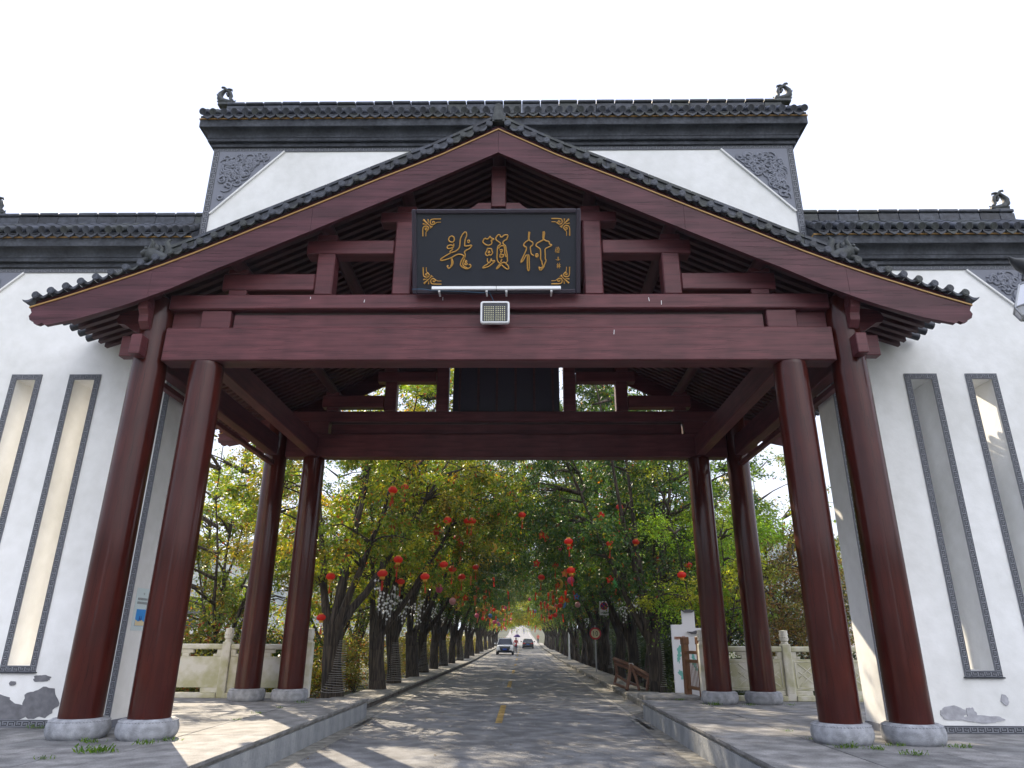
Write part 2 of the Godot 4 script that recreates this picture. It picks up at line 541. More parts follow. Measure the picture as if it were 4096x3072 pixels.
func truss(p: Node, zc: float, f: float) -> void:
	# zc: the plane of the columns, f: +1 faces the street, -1 the avenue
	var bm: Material = M.beam
	var at := func(x: float, y: float, z: float) -> Vector3: return Vector3(x, y, zc + f * z)
	boxpart("lower_beam", at.call(0, 5.775, 0.025), Vector3(10.84, 0.59, 0.35), bm, p, 0.02)
	boxpart("upper_beam", at.call(0, 6.535, 0.05), Vector3(10.9, 0.27, 0.3), bm, p, 0.02)
	boxpart("infill_panel", at.call(0, 6.205, 0.03), Vector3(8.74, 0.27, 0.12), bm, p, 0.004)
	boxpart("gap_shade_strip", at.call(0, 6.37, 0.015), Vector3(8.74, 0.055, 0.1), M.deck, p, 0.002)  # darker strip stands in for the shaded gap above the panel
	for s: float in [-1.0, 1.0]:
		boxpart("block", at.call(s * 4.655, 6.235, 0.0), Vector3(0.49, 0.33, 0.30), bm, p, 0.012)
		boxpart("infill_panel", at.call(s * 5.16, 6.235, 0.0), Vector3(0.50, 0.33, 0.10), bm, p, 0.004)
		boxpart("short_post", at.call(s * 2.92, 7.065, 0.03), Vector3(0.30, 0.79, 0.30), bm, p, 0.02)
		boxpart("short_post", at.call(s * 1.61, 7.385, 0.03), Vector3(0.31, 1.43, 0.31), bm, p, 0.02)
		boxpart("short_post", at.call(s * 4.36, 6.722, 0.02), Vector3(0.30, 0.10, 0.28), bm, p, 0.012)
		boxpart("tie_beam", at.call(s * 3.86, 6.93, 0.02), Vector3(1.56, 0.31, 0.26), bm, p, 0.015)
		boxpart("tie_beam", at.call(s * 2.53, 7.595, 0.02), Vector3(1.50, 0.27, 0.27), bm, p, 0.015)
		# wooden chocks that carry the purlins
		boxpart("purlin_seat", at.call(s * 2.95, 7.79, 0.02), Vector3(0.34, 0.12, 0.26), bm, p, 0.015)
		boxpart("purlin_seat", at.call(s * 4.40, 7.135, 0.02), Vector3(0.34, 0.09, 0.26), bm, p, 0.015)
		boxpart("purlin_seat", at.call(s * 1.60, 8.36, 0.02), Vector3(0.34, 0.12, 0.26), bm, p, 0.015)
		boxpart("tenon_end", at.call(s * 5.72, 5.67, 0.36), Vector3(0.17, 0.34, 0.22), bm, p, 0.012)
		boxpart("tenon_end", at.call(s * 6.06, 5.79, 0.0), Vector3(0.26, 0.36, 0.17), bm, p, 0.012)
		# curved brackets under the eaves
		var c := MB.new()
		c.prism(p2([0, 0, 0.10, 0.02, 0.30, 0.16, 0.40, 0.17, 0.44, 0.25, 0.40, 0.34, 0.28, 0.40, 0, 0.42]), -0.09, 0.09)
		part("corbel", c, bm, p, Transform3D(Basis(Vector3.UP, 0.0 if s > 0 else PI), at.call(s * 5.90, 6.02, 0.0)))
		var d := MB.new()
		d.prism(p2([0, 0, 0.05, 0.0, 0.14, 0.10, 0.155, 0.22, 0.22, 0.30, 0.25, 0.42, 0.20, 0.52, 0.12, 0.55, 0.05, 0.50, 0, 0.36]), -0.075, 0.075)
		var k := part("cloud_bracket", d, bm, p, Transform3D(Basis(Vector3.UP, -PI / 2 * f), at.call(s * 5.72, 6.0, 0.24)))
		for q in 2:
			var w := MB.new()
			var pts := PackedVector3Array()
			for i in 22:
				var a := i * 0.42
				pts.push_back(Vector3(0.13 + cos(a) * (0.018 + 0.0035 * i), 0.40 + sin(a) * (0.018 + 0.0035 * i), (0.076 if q == 0 else -0.076)))
			w.tube(pts, PackedFloat32Array([0.008]), 5)
			part("scroll", w, bm, k)
	if f < 0:
		for s: float in [-1.0, 1.0]:
			boxpart("gable_board", at.call(s * 2.25, 7.93, 0.02), Vector3(0.96, 0.38, 0.05), M.rafter, p, 0.004)
	boxpart("tie_beam", at.call(0, 8.20, 0.02), Vector3(4.1, 0.20, 0.26), bm, p, 0.015)
	boxpart("king_post", at.call(0, 8.82, 0.03), Vector3(0.26, 0.86, 0.28), bm, p, 0.015)
	for s: float in [-1.0, 1.0]:
		var c := MB.new()
		c.prism(p2([0.13, 8.302, 0.62, 8.302, 0.60, 8.36, 0.50, 8.38, 0.42, 8.44, 0.36, 8.50, 0.24, 8.50, 0.13, 8.50]), -0.05, 0.05)
		part("cloud_foot", c, bm, p, Transform3D(Basis(Vector3.UP, 0.0 if s > 0 else PI), at.call(0, 0, 0.07)))

const DROPS := [-3.1, 6.6, -2.2, 6.54, -0.9, 6.58, 2.5, 6.56, 2.7, 6.5, 1.9, 5.97]

func pavilion() -> void:
	var p := thing("gate_pavilion", "dark red timber gate pavilion with grey tiled gable roof on paired columns across the road", "gate")
	for z in [0.0, ZR]:
		for s: float in [-1.0, 1.0]:
			column(p, s * XO, z, 6.62)
			column(p, s * XI, z, 5.475)
	truss(p, 0.0, 1.0)
	truss(p, ZR, -1.0)
	# beams along the passage
	for s: float in [-1.0, 1.0]:
		for x in [XI, XO]:
			var b := MB.new()
			b.box(Vector3.ZERO, Vector3(-ZR - 0.5, 0.46, 0.24), 0.015)
			part("passage_beam", b, M.beam, p, Transform3D(Basis(Vector3.UP, PI / 2), Vector3(s * x, 5.73, ZR / 2)))
		var r := MB.new()
		r.box(Vector3.ZERO, Vector3(-ZR - 0.5, 0.09, 0.12), 0.008)
		part("passage_rail", r, M.beam, p, Transform3D(Basis(Vector3.UP, PI / 2), Vector3(s * XO, 5.30, ZR / 2)))
	for i in range(0, DROPS.size(), 2):
		boxpart("bird_dropping", Vector3(DROPS[i], DROPS[i + 1], 0.2015), Vector3(0.008, 0.04 + 0.04 * absf(sin(i * 1.7)), 0.003), M.white_metal, p, 0.0, Basis(Vector3.BACK, 0.12 * sin(i * 2.3)))
	# purlins
	for x in [0.0, 1.6, 2.95, 4.4, XO]:
		for s: float in ([1.0] if x == 0.0 else [-1.0, 1.0]):
			var b := MB.new()
			b.tube(PackedVector3Array([Vector3(-3.62, 0, 0), Vector3(3.62, 0, 0)]), PackedFloat32Array([0.115]), 14)
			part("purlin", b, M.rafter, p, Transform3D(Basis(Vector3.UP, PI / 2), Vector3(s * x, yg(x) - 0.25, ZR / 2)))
	# rafters, one by one; those that meet the wall are shorter
	var whole := []
	var short := []
	for s: float in [-1.0, 1.0]:
		var a := MB.new()
		sweep(a, 0.03 * s, 7.12 * s, -0.028, 0.10, -0.045, 0.045, 0.7)
		whole.push_back(a.mesh(M.rafter))
		var b := MB.new()
		sweep(b, 0.03 * s, 5.80 * s, -0.028, 0.10, -0.045, 0.045, 0.7)
		short.push_back(b.mesh(M.rafter))
	for k in 36:
		var z := 0.42 - k * 0.2
		for s in 2:
			var cut := z < -1.06 and z > -1.84
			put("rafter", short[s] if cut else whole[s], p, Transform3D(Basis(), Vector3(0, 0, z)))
	for s: float in [-1.0, 1.0]:
		for zz in [[0.515, -1.10], [-1.10, -1.79], [-1.79, -6.73]]:
			var d := MB.new()
			sweep(d, 0.0, (5.85 if zz[0] == -1.10 else 7.10) * s, 0.03, 0.055, zz[0], zz[1], 0.6)
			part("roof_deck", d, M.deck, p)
	# bargeboards: three boards to a slope, at both gables
	for f: float in [1.0, -1.0]:
		var zb := 0.52 if f > 0 else ZR - 0.52
		for s: float in [-1.0, 1.0]:
			for r in [[0.002, 3.10], [3.104, 5.60], [5.604, 7.45]]:
				var poly := PackedVector2Array()
				var n := 7
				for i in n + 1:
					var x := lerpf(r[0], r[1], float(i) / n)
					poly.push_back(Vector2(s * x, yg(x)))
				if r[1] > 7.0:
					var tail := p2([7.41, 6.15, 7.44, 6.09, 7.41, 6.02, 7.35, 6.0, 7.33, 5.96, 7.26, 5.94, 7.20, 5.97, 7.14, 5.93])
					for q in tail: poly.push_back(Vector2(s * q.x, q.y))
				var xe := minf(r[1], 7.06)
				for i in n + 1:
					var x := lerpf(xe, r[0], float(i) / n)
					poly.push_back(Vector2(s * x, curve(BX, BY, x)))
				var b := MB.new()
				b.prism(poly, zb, zb + 0.075 * f)
				part("bargeboard", b, M.barge, p)
			var g := MB.new()
			sweep(g, 0.0, 7.46 * s, 0.022, 0.026, zb, zb + 0.092 * f)
			part("gilt_strip", g, M.goldtrim, p)
			var w := MB.new()
			sweep(w, 0.0, 7.40 * s, 0.115, 0.092, zb - 0.06 * f, zb + 0.045 * f)
			part("verge_board", w, M.barge, p)
	# roof tiles
	var cap := MB.new()
	cap.tube(PackedVector3Array([Vector3(0, 0, -0.26), Vector3(0, 0, 0.0), Vector3(0, 0, 0.012)]), PackedFloat32Array([0.056, 0.056, 0.061]), 12)
	cap.tube(PackedVector3Array([Vector3(0, 0, 0.012), Vector3(0, 0, 0.02)]), PackedFloat32Array([0.045]), 10)
	var drip := MB.new()
	drip.prism(p2([-0.095, 0.03, -0.08, -0.012, -0.045, -0.035, 0, -0.055, 0.045, -0.035, 0.08, -0.012, 0.095, 0.03, 0.05, 0.0, 0, -0.012, -0.05, 0.0]), -0.01, 0.012)
	drip.box(Vector3(0, 0.0, -0.14), Vector3(0.17, 0.02, 0.26), 0.004)
	var caps := []
	var drips := []
	for k in 4:
		caps.push_back(cap.mesh(M["tile%d" % k]))
		drips.push_back(drip.mesh(M["tile%d" % k]))
	var rng := RandomNumberGenerator.new()
	rng.seed = 5
	var roof := boxpart("ridge", Vector3(0, 9.97, ZR / 2), Vector3(0.24, 0.30, 7.3), M.tile0, p, 0.03)
	for s: float in [-1.0, 1.0]:
		# verge: cover tiles and drip tiles turned to the street, laid along the slope
		var x := 0.16
		while x < 7.5:
			var sl := (yg(x + 0.1) - yg(maxf(x - 0.1, 0))) / 0.2
			var th := atan(sl) * s
			var b := Basis(Vector3.BACK, th)
			put("verge_cap", caps[rng.randi() % 4], roof, Transform3D(b, Vector3(s * x, yg(x) + 0.165, 0.655 + rng.randf() * 0.015) - roof.position))
			put("verge_drip", drips[rng.randi() % 4], roof, Transform3D(b, Vector3(s * (x + 0.112), yg(x + 0.112) + 0.125, 0.645) - roof.position))
			x += 0.225
		# verge ridge above, in courses, down to the beast
		x = 0.10
		while x < 5.35:
			var m := MB.new()
			sweep(m, x * s, (x + 0.345) * s, 0.345, 0.055, 0.34, 0.60)
			sweep(m, x * s, (x + 0.345) * s, 0.29, 0.10, 0.36, 0.575)
			part("verge_ridge_tile", m, M["tile%d" % (rng.randi() % 4)], roof, Transform3D(Basis(), -roof.position))
			x += 0.352
		# rows of cover tiles running down the slope
		var row := MB.new()
		for i in 28:
			var xa := 0.15 + i * 0.262
			var xb := xa + 0.268
			row.tube(PackedVector3Array([Vector3(s * xa, yg(xa) + 0.16, 0), Vector3(s * xb, yg(xb) + 0.16, 0)]), PackedFloat32Array([0.058, 0.066]), 8, true)
		var rm := row.mesh(M.tile1)
		var z := 0.20
		while z > -6.7:
			if z < -0.98 and z > -1.9:
				z -= 0.235
				continue
			put("tile_row", rm, roof, Transform3D(Basis(), Vector3(0, 0, z) - roof.position))
			z -= 0.235
		for zz in [[0.52, -1.08], [-1.80, -6.7]]:
			var bed := MB.new()
			sweep(bed, 0.0, 7.16 * s, 0.15, 0.118, zz[0], zz[1])
			part("pan_tile_bed", bed, M.tile0, roof, Transform3D(Basis(), -roof.position))
		# the beast at the foot of the verge ridge
		var q := MB.new()
		q.tube(PackedVector3Array([Vector3(0.34, -0.12, 0), Vector3(0.20, -0.02, 0), Vector3(0.05, 0.03, 0), Vector3(-0.06, 0.10, 0), Vector3(-0.08, 0.22, 0)]), PackedFloat32Array([0.06, 0.11, 0.13, 0.11, 0.07]), 10)
		q.tube(PackedVector3Array([Vector3(-0.02, 0.12, 0), Vector3(-0.14, 0.13, 0), Vector3(-0.22, 0.10, 0)]), PackedFloat32Array([0.10, 0.08, 0.05]), 8)
		q.tube(PackedVector3Array([Vector3(-0.02, 0.02, 0), Vector3(-0.12, -0.01, 0), Vector3(-0.20, 0.0, 0)]), PackedFloat32Array([0.08, 0.055, 0.03]), 8)
		for e: float in [-1.0, 1.0]:
			q.tube(PackedVector3Array([Vector3(-0.06, 0.18, 0.05 * e), Vector3(-0.02, 0.28, 0.07 * e), Vector3(-0.07, 0.35, 0.07 * e)]), PackedFloat32Array([0.04, 0.035, 0.012]), 6)
			q.ball(Vector3(-0.13, 0.18, 0.07 * e), Vector3(0.03, 0.03, 0.025), 8, 5)
		q.tube(PackedVector3Array([Vector3(0.22, 0.02, 0), Vector3(0.24, 0.18, 0), Vector3(0.17, 0.32, 0), Vector3(0.22, 0.38, 0)]), PackedFloat32Array([0.07, 0.08, 0.05, 0.02]), 8)
		q.tube(PackedVector3Array([Vector3(0.10, 0.08, 0), Vector3(0.11, 0.2, 0), Vector3(0.06, 0.27, 0)]), PackedFloat32Array([0.05, 0.045, 0.015]), 6)
		part("roof_beast", q, M.tile3, roof, Transform3D(Basis(Vector3.UP, 0.0 if s < 0 else PI), Vector3(s * 5.70, yg(5.7) + 0.30, 0.46) - roof.position))
	var fin := MB.new()
	fin.prism(p2([-0.15, 0, 0.15, 0, 0.15, 0.10, 0.12, 0.20, 0.11, 0.36, 0.07, 0.48, 0.0, 0.52, -0.07, 0.48, -0.11, 0.36, -0.12, 0.20, -0.15, 0.10]), -0.06, 0.05)
	fin.prism(p2([-0.10, 0.02, 0.10, 0.02, 0.09, 0.14, 0.0, 0.20, -0.09, 0.14]), 0.05, 0.075)
	part("ridge_end_tile", fin, M.tile3, roof, Transform3D(Basis().scaled(Vector3(0.72, 0.78, 1.0)), Vector3(0, 9.80, 0.62) - roof.position))

# ------------------------------------------------------------------ the white wall behind the gate
const ZW := -1.12
const TW := 0.65

func band(parent: Node, a: Vector2, b: Vector2, w: float, z: float, thick := 0.02) -> void:
	# a meander band of width w from a to b on a face turned to +z
	var d := (b - a)
	var l := d.length()
	d /= l
	var nn := Vector2(-d.y, d.x) * w * 0.5
	var mb := MB.new()
	var v := [a - nn, b - nn, b + nn, a + nn]
	var rep := l / (w * 2.0)
	mb.quad(Vector3(v[0].x, v[0].y, z + thick), Vector3(v[1].x, v[1].y, z + thick), Vector3(v[2].x, v[2].y, z + thick), Vector3(v[3].x, v[3].y, z + thick), Vector3.BACK, Vector2(0, 1), Vector2(rep, 0))
	for i in 4:
		var s: Vector2 = v[i]
		var e: Vector2 = v[(i + 1) % 4]
		var q := (e - s).normalized()
		mb.quad(Vector3(s.x, s.y, z), Vector3(e.x, e.y, z), Vector3(e.x, e.y, z + thick), Vector3(s.x, s.y, z + thick), Vector3(q.y, -q.x, 0), Vector2.ZERO, Vector2(0.02, 0.02))
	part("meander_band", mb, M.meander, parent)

func spirals(mb: MB, inside: PackedVector2Array, n: int, sd: int, z: float) -> void:
	var rng := RandomNumberGenerator.new()
	rng.seed = sd
	var lo := Vector2(1e9, 1e9)
	var hi := -lo
	for q in inside:
		lo = lo.min(q); hi = hi.max(q)
	var made := 0
	var tries := 0
	while made < n and tries < 4000:
		tries += 1
		var c := Vector2(rng.randf_range(lo.x, hi.x), rng.randf_range(lo.y, hi.y))
		var r := rng.randf_range(0.07, 0.17)
		var ok := true
		for k in 6:
			if not Geometry2D.is_point_in_polygon(c + Vector2.from_angle(k * TAU / 6) * r * 1.25, inside): ok = false
		if not ok: continue
		made += 1
		var pts := PackedVector3Array()
		var rad := PackedFloat32Array()
		var st := rng.randf() * TAU
		var way := 1.0 if rng.randf() < 0.5 else -1.0
		for i in 12:
			var t := i / 11.0
			var q := c + Vector2.from_angle(st + way * t * 6.2) * r * (0.12 + 0.88 * t)
			pts.push_back(Vector3(q.x, q.y, z))
			rad.push_back(lerpf(0.034, 0.016, t))
		mb.tube(pts, rad, 5, true)

func cornice_roof(w: Node, x0: float, x1: float, y: float, ends: Vector2, sd: int) -> void:
	# y: underside of the cornice. ends: how far the mouldings return past each end (0 where they butt against the taller part)
	var prof := [[0.06, 0.0, 0.09], [0.12, 0.09, 0.17], [0.27, 0.33, 0.51]]
	for q in prof:
		var p: float = q[0]
		var mb := MB.new()
		var xa := x0 - p * ends.x
		var xb := x1 + p * ends.y
		mb.box(Vector3((xa + xb) / 2, y + (q[1] + q[2]) / 2, ZW - TW / 2), Vector3(xb - xa, q[2] - q[1], TW + 2 * p), 0.008)
		part("cornice_course", mb, M.trim, w)
	# cove between the second and the third course
	var mb := MB.new()
	var n := 8
	for i in n:
		var t0 := float(i) / n
		var t1 := float(i + 1) / n
		var pa := 0.125 + 0.115 * (1 - cos(t0 * PI / 2))
		var pb := 0.125 + 0.115 * (1 - cos(t1 * PI / 2))
		var ya := y + 0.17 + 0.16 * sin(t0 * PI / 2)
		var yb := y + 0.17 + 0.16 * sin(t1 * PI / 2)
		var nn := Vector3(0, -(pb - pa), yb - ya).normalized()
		for f: float in [1.0, -1.0]:
			var za := ZW + pa if f > 0 else ZW - TW - pa
			var zb := ZW + pb if f > 0 else ZW - TW - pb
			mb.quad(Vector3(x0 - pa * ends.x, ya, za), Vector3(x1 + pa * ends.y, ya, za), Vector3(x1 + pb * ends.y, yb, zb), Vector3(x0 - pb * ends.x, yb, zb), Vector3(0, nn.y, nn.z * f))
		for e in 2:
			var k := ends.x if e == 0 else ends.y
			if k == 0: continue
			var xa := x0 - pa if e == 0 else x1 + pa
			var xb := x0 - pb if e == 0 else x1 + pb
			mb.quad(Vector3(xa, ya, ZW + pa), Vector3(xa, ya, ZW - TW - pa), Vector3(xb, yb, ZW - TW - pb), Vector3(xb, yb, ZW + pb), Vector3(-nn.z if e == 0 else nn.z, nn.y, 0))
	part("cornice_cove", mb, M.trim, w)
	var g := MB.new()
	g.box(Vector3((x0 - 0.285 * ends.x + x1 + 0.285 * ends.y) / 2, y + 0.523, ZW - TW / 2), Vector3(x1 - x0 + 0.285 * (ends.x + ends.y), 0.024, TW + 0.57))
	part("gilt_strip", g, M.goldtrim, w)
	# roof bed with two slopes, ridge and tiles
	var xa := x0 - 0.26 * ends.x
	var xb := x1 + 0.26 * ends.y
	var zc := ZW - TW / 2
	var bed := MB.new()
	bed.prism(p2([-0.60, 0.0, 0.60, 0.0, 0.60, 0.06, 0.10, 0.50, -0.10, 0.50, -0.60, 0.06]), 0, xb - xa)
	var roof := part("tile_roof", bed, M.tile0, w, Transform3D(Basis(Vector3.UP, PI / 2), Vector3(xa, y + 0.54, zc)))
	var inv := roof.transform.affine_inverse()
	var rng := RandomNumberGenerator.new()
	rng.seed = sd
	var cap := MB.new()
	for i in 3:
		var t0 := i / 3.0
		var t1 := (i + 1) / 3.0
		var a := Vector3(0, 0.11, 0.66).lerp(Vector3(0, 0.54, 0.12), t0)
		var b := Vector3(0, 0.11, 0.66).lerp(Vector3(0, 0.54, 0.12), t1)
		cap.tube(PackedVector3Array([a, b]), PackedFloat32Array([0.068, 0.060]), 12)
	cap.tube(PackedVector3Array([Vector3(0, 0.11, 0.66), Vector3(0, 0.105, 0.675)]), PackedFloat32Array([0.073]), 12)
	cap.tube(PackedVector3Array([Vector3(0, 0.105, 0.675), Vector3(0, 0.10, 0.684)]), PackedFloat32Array([0.05]), 10)
	var drip := MB.new()
	drip.prism(p2([-0.105, 0.05, -0.09, 0.0, -0.05, -0.03, 0, -0.06, 0.05, -0.03, 0.09, 0.0, 0.105, 0.05, 0.055, 0.015, 0, 0.003, -0.055, 0.015]), 0.64, 0.66)
	drip.box(Vector3(0, 0.075, 0.56), Vector3(0.16, 0.02, 0.2), 0.004, Basis(Vector3.RIGHT, 0.4))
	var caps := []
	var drips := []
	for k in 4:
		caps.push_back(cap.mesh(M["tile%d" % k]))
		drips.push_back(drip.mesh(M["tile%d" % k]))
	var x := xa + 0.06
	var cnt := int(round((xb - xa - 0.12) / 0.2135))
	var sp := (xb - xa - 0.12) / cnt
	for k in cnt + 1:
		var jit := Basis(Vector3.UP, rng.randf_range(-0.02, 0.02))
		put("cover_tile", caps[rng.randi() % 4], roof, inv * Transform3D(jit, Vector3(x, y + 0.54 + rng.randf_range(-0.006, 0.006), zc)))
		if k < cnt:
			put("drip_tile", drips[rng.randi() % 4], roof, inv * Transform3D(Basis(), Vector3(x + sp / 2, y + 0.54 + rng.randf_range(-0.008, 0.004), zc)))
		x += sp
	# ridge of tiles set in courses
	x = xa + 0.22 * ends.x
	var xe := xb - 0.22 * ends.y
	while x < xe - 0.05:
		var l := minf(0.395, xe - x)
		var m := MB.new()
		var h := rng.randf_range(-0.006, 0.006)
		m.box(Vector3(x + l / 2, y + 1.36 + h, zc), Vector3(l - 0.012, 0.075, 0.25), 0.02)
		m.box(Vector3(x + l / 2, y + 1.235 + h, zc), Vector3(l - 0.006, 0.155, 0.19), 0.008)
		m.box(Vector3(x + l / 2, y + 1.10 + h, zc), Vector3(l - 0.006, 0.11, 0.24), 0.01)
		part("ridge_tile", m, M["tile%d" % (rng.randi() % 4)], roof, inv)
		x += l

func ridge_beast(w: Node, x: float, y: float, s: float) -> void:
	# a fish-dragon finial: head low, body curving up, forked tail; s = side it turns its back to
	var q := MB.new()
	q.tube(PackedVector3Array([Vector3(-0.30, 0.06, 0), Vector3(-0.10, 0.07, 0), Vector3(0.12, 0.10, 0), Vector3(0.26, 0.24, 0), Vector3(0.26, 0.42, 0), Vector3(0.16, 0.56, 0), Vector3(0.08, 0.64, 0)]), PackedFloat32Array([0.05, 0.09, 0.12, 0.11, 0.09, 0.06, 0.05]), 10)
	q.tube(PackedVector3Array([Vector3(0.08, 0.62, 0), Vector3(0.16, 0.71, 0), Vector3(0.25, 0.735, 0), Vector3(0.27, 0.70, 0)]), PackedFloat32Array([0.05, 0.045, 0.035, 0.02]), 8)
	q.tube(PackedVector3Array([Vector3(0.08, 0.60, 0), Vector3(-0.02, 0.64, 0), Vector3(-0.12, 0.62, 0), Vector3(-0.14, 0.57, 0)]), PackedFloat32Array([0.05, 0.045, 0.035, 0.02]), 8)
	q.tube(PackedVector3Array([Vector3(0.06, 0.58, 0), Vector3(-0.08, 0.50, 0), Vector3(-0.13, 0.36, 0), Vector3(-0.11, 0.24, 0), Vector3(-0.17, 0.14, 0)]), PackedFloat32Array([0.05, 0.06, 0.065, 0.05, 0.035]), 8)
	q.tube(PackedVector3Array([Vector3(-0.02, 0.34, 0), Vector3(0.02, 0.44, 0), Vector3(0.0, 0.52, 0)]), PackedFloat32Array([0.04, 0.06, 0.03]), 7)
	q.tube(PackedVector3Array([Vector3(0.30, 0.34, 0), Vector3(0.38, 0.40, 0), Vector3(0.40, 0.46, 0)]), PackedFloat32Array([0.05, 0.03, 0.006]), 6)
	q.tube(PackedVector3Array([Vector3(0.20, 0.10, 0), Vector3(0.31, 0.10, 0), Vector3(0.34, 0.13, 0)]), PackedFloat32Array([0.06, 0.04, 0.02]), 7)
	q.ball(Vector3(-0.20, 0.16, 0), Vector3(0.045, 0.05, 0.05), 8, 6)
	q.tube(PackedVector3Array([Vector3(-0.26, 0.10, 0), Vector3(-0.33, 0.15, 0)]), PackedFloat32Array([0.035, 0.01]), 6)
	q.box(Vector3(0, -0.06, 0), Vector3(0.52, 0.16, 0.22), 0.03)
	for i in 6:
		q.tube(PackedVector3Array([Vector3(0.22 + 0.02 * i, 0.14 + i * 0.05, 0.07), Vector3(0.28, 0.18 + i * 0.05, 0.0), Vector3(0.22 + 0.02 * i, 0.14 + i * 0.05, -0.07)]), PackedFloat32Array([0.015, 0.03, 0.015]), 5)
	part("ridge_beast", q, M.tile3, w, Transform3D(Basis(Vector3.UP, 0.0 if s > 0 else PI).scaled(Vector3(0.6, 0.62, 0.75)), Vector3(x, y, ZW - TW / 2)))

func blob(c: Vector2, r: Vector2, sd: int, rough := 0.24) -> PackedVector2Array:
	var f := FastNoiseLite.new()
	f.seed = sd
	f.frequency = 0.9
	f.fractal_octaves = 3
	var o := PackedVector2Array()
	for k in 40:
		var d := Vector2.from_angle(TAU * k / 40)
		o.push_back(c + d * r * (1.0 + rough * 1.6 * f.get_noise_2d(d.x * 0.9 + 7, d.y * 0.9)))
	return o

func gate_wall() -> void:
	var w := thing("gate_wall", "white plastered wall with grey tiled coping, tall over the gate and lower on both sides", "wall")
	# tall middle part: sits on the roof line of the pavilion
	var poly := PackedVector2Array([Vector2(5.87, 10.70), Vector2(-5.87, 10.70)])
	for i in 25:
		var x := -5.87 + 11.74 * i / 24.0
		poly.push_back(Vector2(x, yg(x) + 0.06))
	var t := MB.new()
	t.prism(poly, ZW - TW, ZW)
	part("wall", t, M.plaster, w)
	# wings with their slit windows
	for s: float in [-1.0, 1.0]:
		var xe := 10.45 if s < 0 else 10.08
		var holes := [[7.275, 7.645], [8.345, 8.695]]
		var m := MB.new()
		var lst := [[5.872, 7.275, 0.0, 7.92], [7.645, 8.345, 0.0, 7.92], [8.695, xe, 0.0, 7.92]]
		for h in holes:
			lst.push_back([h[0], h[1], 0.0, 0.875])
			lst.push_back([h[0], h[1], 5.645, 7.92])
		for b in lst:
			m.box(Vector3(s * (b[0] + b[1]) / 2, (b[2] + b[3]) / 2, ZW - TW / 2), Vector3(b[1] - b[0], b[3] - b[2], TW))
		part("wing", m, M.plaster, w)
		for h in holes:
			# a carved frame round each slit, proud of the plaster
			var a: float = s * h[0]
			var b: float = s * h[1]
			var l := minf(a, b)
			var r := maxf(a, b)
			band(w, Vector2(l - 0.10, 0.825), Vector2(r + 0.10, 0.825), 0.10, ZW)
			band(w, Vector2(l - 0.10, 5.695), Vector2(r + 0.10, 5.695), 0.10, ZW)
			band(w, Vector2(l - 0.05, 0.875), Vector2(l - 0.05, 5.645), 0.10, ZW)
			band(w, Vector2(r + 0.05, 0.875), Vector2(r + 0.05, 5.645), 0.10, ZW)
			var sill := MB.new()
			sill.box(Vector3((l + r) / 2, 0.775, ZW + 0.02), Vector3(r - l + 0.24, 0.02, 0.05), 0.004)
			part("sill", sill, M.trim, w)
		# skirting, edge strip by the opening, frieze
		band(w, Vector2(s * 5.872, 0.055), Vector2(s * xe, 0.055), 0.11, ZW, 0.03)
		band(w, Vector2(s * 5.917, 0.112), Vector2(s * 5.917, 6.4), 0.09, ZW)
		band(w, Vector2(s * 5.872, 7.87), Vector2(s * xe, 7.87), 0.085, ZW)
		var jb := MB.new()
		jb.box(Vector3(s * 5.857, 0.055, ZW - TW / 2), Vector3(0.03, 0.11, TW + 0.02), 0.003)
		part("skirting", jb, M.carved, w)
		var i0 := minf(s * 5.872, s * xe)
		var i1 := maxf(s * 5.872, s * xe)
		cornice_roof(w, i0, i1, 7.92, Vector2(1.0 if s < 0 else 0.0, 0.0 if s < 0 else 1.0), 40 + int(s))
		ridge_beast(w, s * (xe - 0.15), 9.36, s)
		# carved corner of the wing
		var tx := 1.36
		var tri := PackedVector2Array([Vector2(s * (xe - 0.03), 7.82), Vector2(s * (xe - tx), 7.82), Vector2(s * (xe - 0.03), 6.45)])
		corner(w, tri, 77 + int(s))
		# carved corner and edge strip of the tall part
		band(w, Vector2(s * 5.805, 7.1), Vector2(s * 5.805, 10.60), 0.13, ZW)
		corner(w, PackedVector2Array([Vector2(s * 5.735, 10.60), Vector2(s * 4.42, 10.60), Vector2(s * 5.735, 9.12)]), 90 + int(s))
		ridge_beast(w, s * 5.98, 12.13, s)
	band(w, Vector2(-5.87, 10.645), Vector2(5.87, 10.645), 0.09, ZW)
	cornice_roof(w, -5.87, 5.87, 10.69, Vector2.ONE, 44)
	# plaster that has come off near the ground
	for q in [[-8.15, 0.33, 0.75, 0.20, 1], [-8.95, 0.45, 0.25, 0.28, 2], [-7.0, 0.34, 0.26, 0.22, 3], [-7.62, 0.24, 0.5, 0.13, 4], [-7.05, 0.69, 0.15, 0.05, 5], [6.88, 0.28, 0.21, 0.09, 6], [7.16, 0.27, 0.07, 0.10, 7], [7.7, 0.46, 0.06, 0.07, 8], [7.35, 0.2, 0.3, 0.05, 9], [8.2, 0.3, 0.12, 0.06, 10], [-8.6, 0.16, 0.3, 0.04, 11], [-7.5, 0.62, 0.05, 0.03, 12]]:
		var b := MB.new()
		b.prism(blob(Vector2(q[0], q[1]), Vector2(q[2], q[3]), q[4] * 13), ZW, ZW + 0.004 + 0.0012 * q[4])
		part("bare_patch", b, M.bareplaster if q[0] < 0 else M.pale_patch, w)

